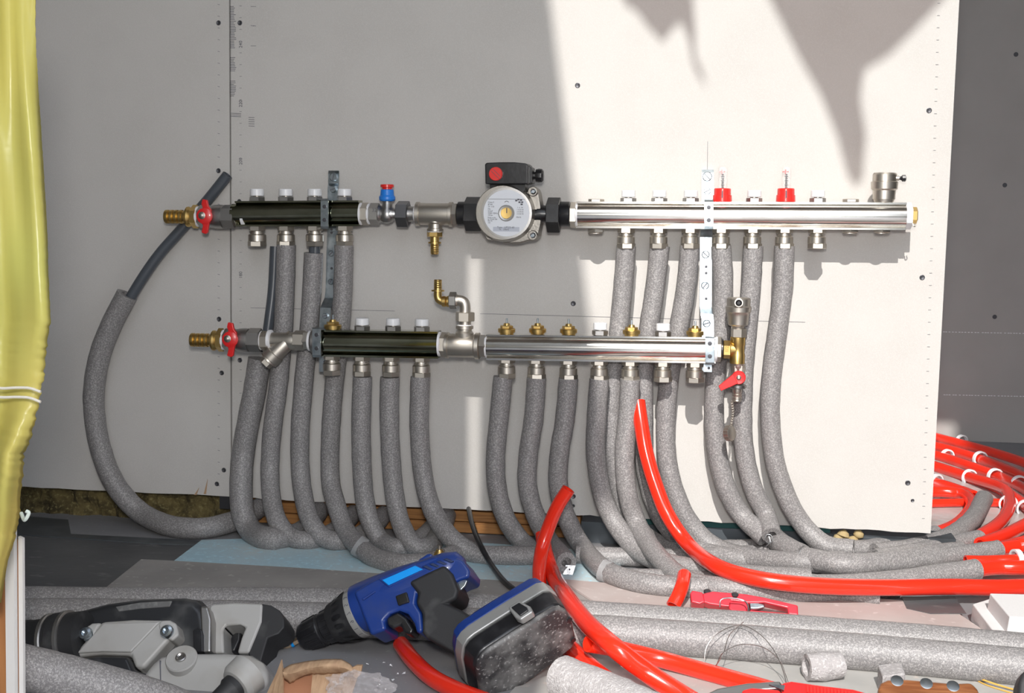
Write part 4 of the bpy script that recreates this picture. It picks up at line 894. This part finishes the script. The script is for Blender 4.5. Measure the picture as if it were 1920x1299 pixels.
hs('gear_cover', [(131, 1232), (190, 1164), (250, 1160), (304, 1161), (322, 1172), (320, 1196), (268, 1254), (252, 1252), (244, 1228), (190, 1226)], RH, .05, gbody, r, .006, lift=.022)
hs('cover_panel', [(143, 1224), (193, 1168), (300, 1165), (245, 1222), (190, 1221)], RH, .006, gbody, r, .002, lift=.0245)
for nm, ou, cx_, cy_ in (('bolt_lug', [(150, 1190), (158, 1176), (172, 1167), (190, 1166), (176, 1190), (160, 1200)], 161, 1188), ('bolt_lug', [(296, 1170), (302, 1162), (318, 1162), (330, 1168), (335, 1190), (322, 1202), (300, 1190)], 313, 1184)):
    g = hs(nm, ou, RH, .04, gbody, r, .004, lift=.0235)
    c = PP(cx_, cy_, P(*RH[:2], d=.64)+NH*.0245, NH); obj('cap_bolt', B().lathe([(-.004, .0085), (.001, .0085), (.0035, .0072), (.004, .004), (.001, .0038)], c, NH, 18), plug, g, 30)
hs('lower_panel', [(125, 1236), (185, 1229), (240, 1230), (250, 1255), (276, 1262), (284, 1300), (200, 1300), (120, 1290)], (300, 1240, .69), .05, dbody, r, .005)
hs('metal_band', [(374, 1136), (390, 1136), (396, 1160), (395, 1222), (380, 1224), (376, 1180)], RH, .05, dnick, r, .003, lift=.006)
hs('switch_guard', [(361, 1181), (368, 1177), (378, 1178), (381, 1190), (381, 1222), (362, 1222)], RH, .02, blk, r, .002, lift=.010)
hs('rear_shell', [(392, 1136), (400, 1132), (440, 1129), (492, 1131), (490, 1165), (476, 1200), (466, 1224), (444, 1224), (452, 1196), (460, 1176), (450, 1170), (424, 1172), (418, 1180), (420, 1224), (396, 1224)], (440, 1180, .62), .046, gbody, r, .005)
hs('trigger', [(424, 1180), (452, 1178), (450, 1200), (440, 1222), (430, 1222), (426, 1200)], (440, 1195, .595), .03, blk, r, .004)
hs('rubber_grip', [(490, 1131), (508, 1134), (524, 1144), (533, 1160), (533, 1176), (522, 1188), (502, 1196), (492, 1230), (486, 1254), (482, 1258), (474, 1240), (464, 1224), (478, 1195), (487, 1165)], (500, 1190, .62), .05, rub, r, .010)
lo_ = hs('lower_handle', [(262, 1330), (262, 1262), (284, 1240), (300, 1226), (345, 1221), (420, 1221), (468, 1224), (490, 1238), (502, 1258), (500, 1275), (488, 1296), (478, 1330)], (400, 1270, .70), .07, gbody, r, .012)
c = P(340, 1234, d=.69); k = mpp(c)
obj('pivot_disc', B().lathe([(-.010, 30*k), (-.001, 30*k), (.0005, 28*k)], c+NH*.001, V((0, -.55, .83)), 36), gbody, lo_, 30)
obj('pivot_screw', B().lathe([(0, 10*k), (.0025, 10*k), (.003, 8*k), (.0015, 5*k)], c+NH*.001, V((0, -.55, .83)), 24), dnick, lo_, 30)
hs('seam_line', [(299, 1238), (301, 1238), (303, 1320), (301, 1320)], (400, 1270, .70), .002, ink, lo_, None, lift=.0006)
o_ = P(444, 1282, d=.735); b = B().lathe([(-.01, .0145), (.010, .0150), (.014, .0125), (.05, .010), (.09, .009)], o_, V((-.45, -.80, -.40)), 24); obj('cord_boot', b, rub, r, 30)
obj('boot_ring', B().lathe([(-.020, .024), (-.004, .023), (.002, .019), (.003, .016)], o_, V((-.45, -.80, -.40)), 32), gbody, lo_, 30)

# ------------------------------------------------------------------ cordless drill
r = thing('cordless_drill', 'blue and black cordless drill lying on its side at the bottom centre', 'power tool', P(850, 1260, z=0))
DD = .55
def ax2(a, b_, d=DD): return P(a[0], a[1], d=d), P(b_[0], b_[1], d=d)
A_, B_ = ax2((566, 1197), (700, 1136)); ax = B_-A_; k = mpp(A_); u_ = ax.normalized(); T = lambda px: ax.length*px/147.0
b = B().lathe([(T(-1), 7*k), (T(0), 20*k), (T(4), 25*k), (T(12), 28*k), (T(42), 31*k), (T(44), 29.5*k), (T(48), 29.5*k), (T(50), 31*k), (T(72), 32*k)], A_, u_, 40)
ch = obj('chuck', b, blk, r, 30)
e1, e2 = frame(u_); b = B()
for i in range(14):
    a = i*math.pi/7; rr = lambda q: e1*(q*math.cos(a))+e2*(q*math.sin(a))
    b.tube([A_+u_*T(13)+rr(27.0*k), A_+u_*T(26)+rr(28.6*k), A_+u_*T(40)+rr(30*k)], .0016, 8); b.tube([A_+u_*T(51)+rr(30.2*k), A_+u_*T(66)+rr(31*k)], .0016, 8)
obj('grip_ribs', b, blk, ch, 50)
obj('nose_ring', B().lathe([(T(-3), 7*k), (T(-4), 11*k), (T(-2), 14*k), (T(2), 15*k)], A_, u_, 24), steel, ch, 30)
bt_, be = P(568, 1196, d=DD), P(510, 1226, d=DD+.01); bv = be-bt_
obj('drill_bit', B().lathe([(0, .0046), (bv.length*.42, .0044), (bv.length, .0042)], bt_, bv, 6), M('bit steel', (.42, .33, .24), .35, .9), r, 30)
obj('bit_band', B().lathe([(bv.length*.30, .0049), (bv.length*.38, .0049)], bt_, bv, 12), cyan, r, 30)
b = B(); b.lathe([(T(66), 31*k), (T(67), 36*k), (T(70), 38*k), (T(108), 45.5*k), (T(112), 46*k)], A_, u_, 48); cl = obj('clutch_collar', b, rub, r, 30)
b = B()
for i in range(16):
    a = i*math.pi/8; ctr = A_+u_*T(88)+e1*(40.5*k*math.cos(a))+e2*(40.5*k*math.sin(a)); rad = (e1*math.cos(a)+e2*math.sin(a))
    tn = u_.cross(rad); ring = [b.m.verts.new(ctr+u_*(T(15)*math.cos(t))+tn*(5.2*k*math.sin(t))+rad*(.0012+math.cos(t)*.0042)) for t in [j*math.pi/8 for j in range(16)]]
    cen = b.m.verts.new(ctr+rad*.0022)
    for j in range(16): b.m.faces.new((ring[j], ring[(j+1) % 16], cen))
obj('collar_scallops', b, blk, cl, 60)
sc = obj('scale_ring', B().lathe([(T(111), 46.3*k), (T(112), 46.8*k), (T(122), 47.2*k), (T(123), 46*k)], A_, u_, 48), M('scale grey', (.30, .30, .29), .5), r, 30)
for i, s_ in enumerate('246811357911'):
    a = -.2+i*.34-1.2; rad = (V((0, 0, 1))-u_*u_.z).normalized(); q_ = u_.cross(rad); nn = rad*math.cos(a)+q_*math.sin(a)
    if nn.dot(cF) > -.1: continue
    o__ = A_+u_*T(113.5)+nn*(47.4*k); bm_ = text_mesh(s_, .0075, o__, nn.cross(u_).normalized()*1.0, -u_ if False else u_.normalized(), None, ink)
    obj('scale_number', bm_, ink, sc)
ND = V((-.10, -.86, .50)).normalized()
def ds(name, outl, dd, th, mt, par=None, bev=.004, n=ND, seg=4, ref=(780, 1110)): return obj(name, slab(outl, P(ref[0], ref[1], d=dd), n, -n*th), mt, par or r, 30, bev, seg)
b = B(); b.lathe([(T(121), 45.5*k), (T(135), 46*k), (T(165), 45*k), (T(215), 41*k), (T(262), 34*k), (T(300), 30*k), (T(322), 22*k), (T(330), 8*k)], A_+(P(566, 1192, d=DD)-P(566, 1197, d=DD)), (P(880, 1052, d=DD)-P(566, 1197, d=DD)), 40)
obj('gear_barrel', b, navy, r, 40)
hb = ds('housing', [(662, 1109), (690, 1092), (714, 1080), (778, 1054), (812, 1043), (842, 1040), (868, 1049), (881, 1068), (880, 1082), (862, 1088), (840, 1100), (800, 1110), (782, 1112), (779, 1130), (790, 1148), (794, 1184), (781, 1188), (776, 1168), (764, 1150), (748, 1144), (730, 1150), (720, 1163), (724, 1180), (694, 1191)], DD+.030, .056, navy, bev=.011)
ds('sticker', [(716, 1087), (778, 1060), (793, 1067), (728, 1097)], DD+.0335, .004, cyan, hb, .0008)
ds('sticker_rim', [(709, 1085), (775, 1056), (799, 1067), (729, 1101)], DD+.032, .003, navy, hb, .001)
for i in range(4): ds('vent_rib', [(791+i*13, 1062-i*4.5), (798+i*13, 1059-i*4.5), (812+i*13, 1066-i*4.8), (806+i*13, 1069-i*4.8)], DD+.0335, .004, M('vent navy', (.02, .035, .10), .5) if i == 0 else bpy.data.materials['vent navy'], hb, .0012)
ds('side_ridge', [(678, 1122), (702, 1107), (704, 1109), (681, 1125)], DD+.0325, .003, navy, hb, .0008)
ds('direction_button', [(741, 1117), (762, 1109), (767, 1128), (746, 1135)], DD+.034, .006, blk, hb, .0015)
ds('rear_hook', [(782, 1050), (800, 1038), (808, 1036), (812, 1043), (790, 1054)], DD+.005, .02, navy, hb, .003)
ds('grip', [(765, 1090), (800, 1073), (832, 1058), (848, 1075), (860, 1105), (856, 1122), (838, 1131), (862, 1142), (890, 1158), (900, 1190), (880, 1225), (850, 1225), (800, 1196), (791, 1185), (791, 1150), (779, 1130), (783, 1112)], DD+.036, .056, rub, bev=.011)
ds('trigger', [(724, 1158), (745, 1146), (762, 1158), (776, 1180), (771, 1190), (757, 1186), (751, 1172), (736, 1178), (726, 1172)], DD+.024, .03, blk, bev=.004)
ds('belt_clip', [(866, 1082), (880, 1079), (872, 1098), (862, 1108), (858, 1095)], DD+.02, .004, steel, bev=.001)
# battery: its dusty underside faces the camera
EB = cv(-.50, .42, -.76); NB = -EB; fc = P(985, 1225, d=.65)
def bat(outl, back, th, taper, mt, name, par=None, bev=.004, lab=None):
    c0 = fc; pts = [PP(a, b_, c0, NB)+EB*back for a, b_ in outl]; return obj(name, B().prism(pts, EB*th, taper), mt, par or r, 30, bev, 3, lab)
face = [(893, 1262), (896, 1240), (904, 1228), (916, 1218), (990, 1170), (1040, 1139), (1052, 1137), (1064, 1144), (1076, 1166), (1082, 1194), (1077, 1214), (1036, 1246), (968, 1297), (950, 1310), (910, 1316), (900, 1305)]
cx0 = sum(a for a, _ in face)/len(face); cy0 = sum(b_ for _, b_ in face)/len(face)
def grow(s_, dx=0, dy=0): return [(cx0+(a-cx0)*s_+dx, cy0+(b_-cy0)*s_+dy) for a, b_ in face]
bb = bat(grow(1.0), .004, .026, 1.04, blk, 'battery', bev=.005)
bat(grow(.96), -.0005, .006, 1.04, dusty, 'battery_underside', bb, .003)
bat(grow(1.05), .030, .016, 1.01, silver, 'battery_band', bb, .002)
bat(grow(1.045), .045, .016, .96, navy, 'battery_shoe', None, .004)
bat(grow(.80), .060, .020, .6, navy, 'shoe_neck', None, .005)
b = B().prism([PP(a, b_, P(978, 1146, d=.676), cv(-.3, .62, .72)) for a, b_ in ((952, 1138), (972, 1125), (994, 1136), (999, 1147), (976, 1162), (966, 1158))], -cv(-.3, .62, .72)*.012)
la = obj('battery_latch', b, silver, r, 30, .002)
b = B().prism([PP(a, b_, P(978, 1146, d=.679), cv(-.3, .62, .72)) for a, b_ in ((958, 1138), (973, 1129), (988, 1138), (990, 1144), (975, 1154))], -cv(-.3, .62, .72)*.010); obj('latch_button', b, blk, la, 30, .001)
for (a, b_) in ((1067, 1161), (1074, 1199)): obj('screw_hole', B().lathe([(-.003, .0032), (.0008, .0034), (.0009, .0024)], PP(a, b_, fc, NB)-EB*.001, NB, 16), blk, bb)

# ------------------------------------------------------------------ red pipe snips, knives, wires
NS = V((0, -.72, .69)); 
r = thing('pipe_snips', 'pair of red ratchet pipe snips lying on the pale dusty board', 'snips', P(1400, 1160, z=.01))
def ss(name, outl, mt, lift, th, par=None, bev=.002, ref=(1400, 1146), z=.014): return obj(name, slab(outl, P(ref[0], ref[1], z=z)+NS*lift, NS, -NS*th), mt, par or r, 30, bev)
ss('upper_handle', [(1318, 1112), (1336, 1108), (1398, 1113), (1432, 1119), (1496, 1134), (1497, 1153), (1478, 1151), (1476, 1139), (1432, 1129), (1404, 1130), (1372, 1126), (1370, 1138), (1330, 1132), (1318, 1128)], pliers, .014, .016)
ss('jaw', [(1294, 1112), (1298, 1106), (1318, 1110), (1322, 1128), (1312, 1132), (1296, 1128)], pliers, .017, .020)
ss('lower_handle', [(1368, 1126), (1402, 1128), (1404, 1146), (1400, 1151), (1376, 1149), (1366, 1140)], pliers, .024, .018, bev=.003)
ss('handle_bar', [(1406, 1143), (1478, 1149), (1480, 1153), (1406, 1150)], pliers, .008, .010)
ss('pivot_block', [(1404, 1128), (1424, 1130), (1434, 1132), (1434, 1138), (1420, 1141), (1406, 1141)], steel, .012, .010)
b = B()
for (a, b_) in ((1326, 1108), (1378, 1114)): b.lathe([(0, .005), (.003, .005), (.004, .003)], P(a, b_+3, z=.034), V((0, -.3, 1)), 16)
obj('rivet', b, dsteel, r, 30)
obj('wire_catch', B().tube(spline([P(1350, 1138, z=.03), P(1352, 1124, z=.04), P(1372, 1121, z=.042), P(1398, 1128, z=.038), P(1402, 1148, z=.03), P(1385, 1152, z=.028), P(1358, 1146, z=.028)], 5), .0009, 6), steel, r)
r = thing('pruning_snips', 'dark metal jaws with red handle at the bottom edge, partly out of frame', 'snips', P(1400, 1310, z=.0))
def fs(name, outl, mt, z, th, par, ref, bev=.002, n=V((0, -.6, .8))): return obj(name, slab(outl, P(ref[0], ref[1], z=z), n, -n*th), mt, par, 30, bev)
fs('metal_jaw', [(1300, 1312), (1345, 1290), (1400, 1280), (1462, 1276), (1470, 1290), (1400, 1296), (1385, 1312)], dnick, .022, .010, r, (1400, 1290))
fs('red_handle', [(1386, 1318), (1392, 1292), (1410, 1288), (1462, 1292), (1475, 1318)], red, .026, .014, r, (1430, 1300), .003)
r = thing('utility_knife', 'red plastic utility knife with short blade at the bottom edge', 'knife', P(1550, 1310, z=.0))
fs('knife_body', [(1464, 1322), (1466, 1278), (1484, 1275), (1540, 1283), (1600, 1290), (1650, 1304), (1650, 1322)], red, .030, .016, r, (1540, 1292), .004)
fs('blade', [(1442, 1283), (1462, 1291), (1470, 1294), (1472, 1284)], steel, .031, .002, r, (1460, 1289), None)
b = B()
for i in range(14): b.box(PP(1514+i*6.5, 1291+i*.9, P(1540, 1292, z=.0315), V((0, -.6, .8))), (.0010, .0045, .0006), Matrix.Rotation(.6, 3, 'X'))
obj('grip_ridges', b, redc, r)
r = thing('wooden_knife', 'knife with brown wooden handle and three rivets at the bottom right', 'knife', P(1740, 1310, z=.0))
wh = fs('handle', [(1646, 1292), (1650, 1279), (1664, 1272), (1700, 1271), (1788, 1279), (1822, 1277), (1834, 1290), (1850, 1325), (1650, 1325)], woodh, .030, .020, r, (1740, 1290), .005)
for a, b_ in ((1682, 1276), (1737, 1281), (1787, 1286)): obj('rivet', B().lathe([(-.002, .0070), (.0002, .0070), (.0004, .006)], PP(a, b_, P(1740, 1290, z=.030), V((0, -.6, .8))), V((0, -.6, .8)), 20), steel, wh, 30)
def wires(path, lab, rr=.0005, mt=wire, name='thin_wire'):
    tag(obj(name, B().tube(spline([P(a, b_, z=z) for a, b_, z in path], 6), rr, 6), mt), lab, 'wire')
wires([(1320, 1258, .004), (1324, 1215, .03), (1345, 1188, .045), (1382, 1172, .05), (1412, 1180, .05), (1440, 1204, .045), (1462, 1240, .03), (1476, 1285, .01)], 'thin springy wire, outer loop over the long foam tubes')
wires([(1342, 1268, .004), (1346, 1240, .02), (1360, 1220, .035), (1392, 1208, .04), (1432, 1214, .04), (1462, 1238, .03), (1474, 1268, .014), (1486, 1300, .01)], 'thin springy wire, inner loop over the long foam tubes')
wires([(1394, 1166, .05), (1368, 1190, .05), (1356, 1225, .04), (1340, 1250, .02), (1322, 1262, .006)], 'thin wire piece crossing both wire loops')
wires([(1818, 1264, .006), (1848, 1276, .008), (1885, 1288, .006), (1930, 1300, .006)], 'yellow twine strand at the bottom right corner', .0011, straw, 'twine')
wires([(1822, 1270, .004), (1850, 1284, .004), (1900, 1300, .004)], 'second yellow twine strand, just below the first', .0009, straw, 'twine')
b = slab([(1908, 1330), (1910, 1280), (1916, 1262), (1930, 1250), (1960, 1250), (1960, 1330)], P(1915, 1290, z=.05), V((0, -.8, .6)), V((0, .024, -.018)))
tag(obj('tool_handle', b, rub, bev=.005), 'dark rounded tool end cut by the bottom right frame corner', 'tool')

# ------------------------------------------------------------------ cardboard, plastic bag
r = thing('cardboard_box', 'torn brown cardboard piece at the bottom edge below the drill chuck', 'cardboard', P(590, 1310, z=.0))
def curl(top, bot, d0, bulge, n=40):
    b = B(); rows = []
    for j in range(9):
        v = j/8; row = []
        for i in range(n+1):
            u = i/n; a = top(u); c = bot(u); x, y = a[0]+(c[0]-a[0])*v, a[1]+(c[1]-a[1])*v
            row.append(b.m.verts.new(P(x, y, d=d0+bulge*math.sin(v*math.pi)+.003*noise.noise(V((u*6, v*3, 1))))))
        rows.append(row)
    for j in range(8):
        for i in range(n): b.m.faces.new((rows[j][i], rows[j][i+1], rows[j+1][i+1], rows[j+1][i]))
    return b
def lerpl(l, u):
    u *= len(l)-1; i = min(int(u), len(l)-2); f_ = u-i; return (l[i][0]+(l[i+1][0]-l[i][0])*f_, l[i][1]+(l[i+1][1]-l[i][1])*f_)
tl = [(530, 1254), (545, 1245), (575, 1239), (610, 1235), (640, 1235), (655, 1243), (664, 1252)]
bl = [(531, 1272), (545, 1282), (560, 1272), (580, 1264), (610, 1264), (640, 1262), (662, 1270)]
rg = lambda u: random.uniform(-1.2, 1.2)
o = obj('torn_flap', curl(lambda u: lerpl(tl, u), lambda u: (lerpl(bl, u)[0], lerpl(bl, u)[1]+rg(u)), .735, .012), card, r, 60)
o.modifiers.new('thickness', 'SOLIDIFY').thickness = .003
def cardp(name, outl, d, mt): 
    o = obj(name, B().prism([P(a, b_, d=d+dd) for a, b_, dd in outl], V((0, .004, 0))), mt, r); return o
cardp('inner_panel', [(527, 1262, 0), (560, 1262, 0), (600, 1262, 0), (650, 1262, 0), (655, 1330, .03), (527, 1330, .03)], .725, cardi)
cardp('outer_panel', [(586, 1262, 0), (650, 1260, 0), (664, 1268, -.005), (668, 1275, 0), (650, 1330, .03), (580, 1330, .03)], .731, card)
cardp('side_panel', [(500, 1300, 0), (518, 1262, 0), (527, 1238, 0), (530, 1262, .006), (530, 1330, .03), (486, 1330, .03)], .735, card)
cardp('loose_corner', [(660, 1252, 0), (668, 1248, 0), (679, 1248, 0), (676, 1264, 0), (668, 1272, 0), (660, 1266, 0)], .74, card)
bm = bmesh.new(); bmesh.ops.create_icosphere(bm, subdivisions=5, radius=1)
c = P(674, 1292, d=.765)
for v in bm.verts:
    n_ = noise.noise(v.co*2.2)*.35+noise.noise(v.co*5)*.22; s_ = 1+n_
    v.co = c+V((v.co.x*.034*s_, v.co.y*.014*s_, v.co.z*.019*s_+.0))
tag(obj('plastic_bag', bm, clear, ang=15), 'crumpled clear plastic bag beside the torn cardboard', 'plastic bag')
for i, (a, b_) in enumerate(((720, 1243), (733, 1248), (745, 1263), (757, 1262), (690, 1244), (737, 1275))):
    b = B(); c = P(a, b_, z=.004)
    for j in range(3): b.tri([c+V((random.uniform(-.0025, .0025), random.uniform(-.0025, .0025), random.uniform(-.001, .002))) for _ in range(3)])
    tag(obj('plaster_crumb', b, ptfe), 'tiny pale crumb on the shaded floor between cardboard and red pipe', 'debris', 'crumbs on the shaded floor')
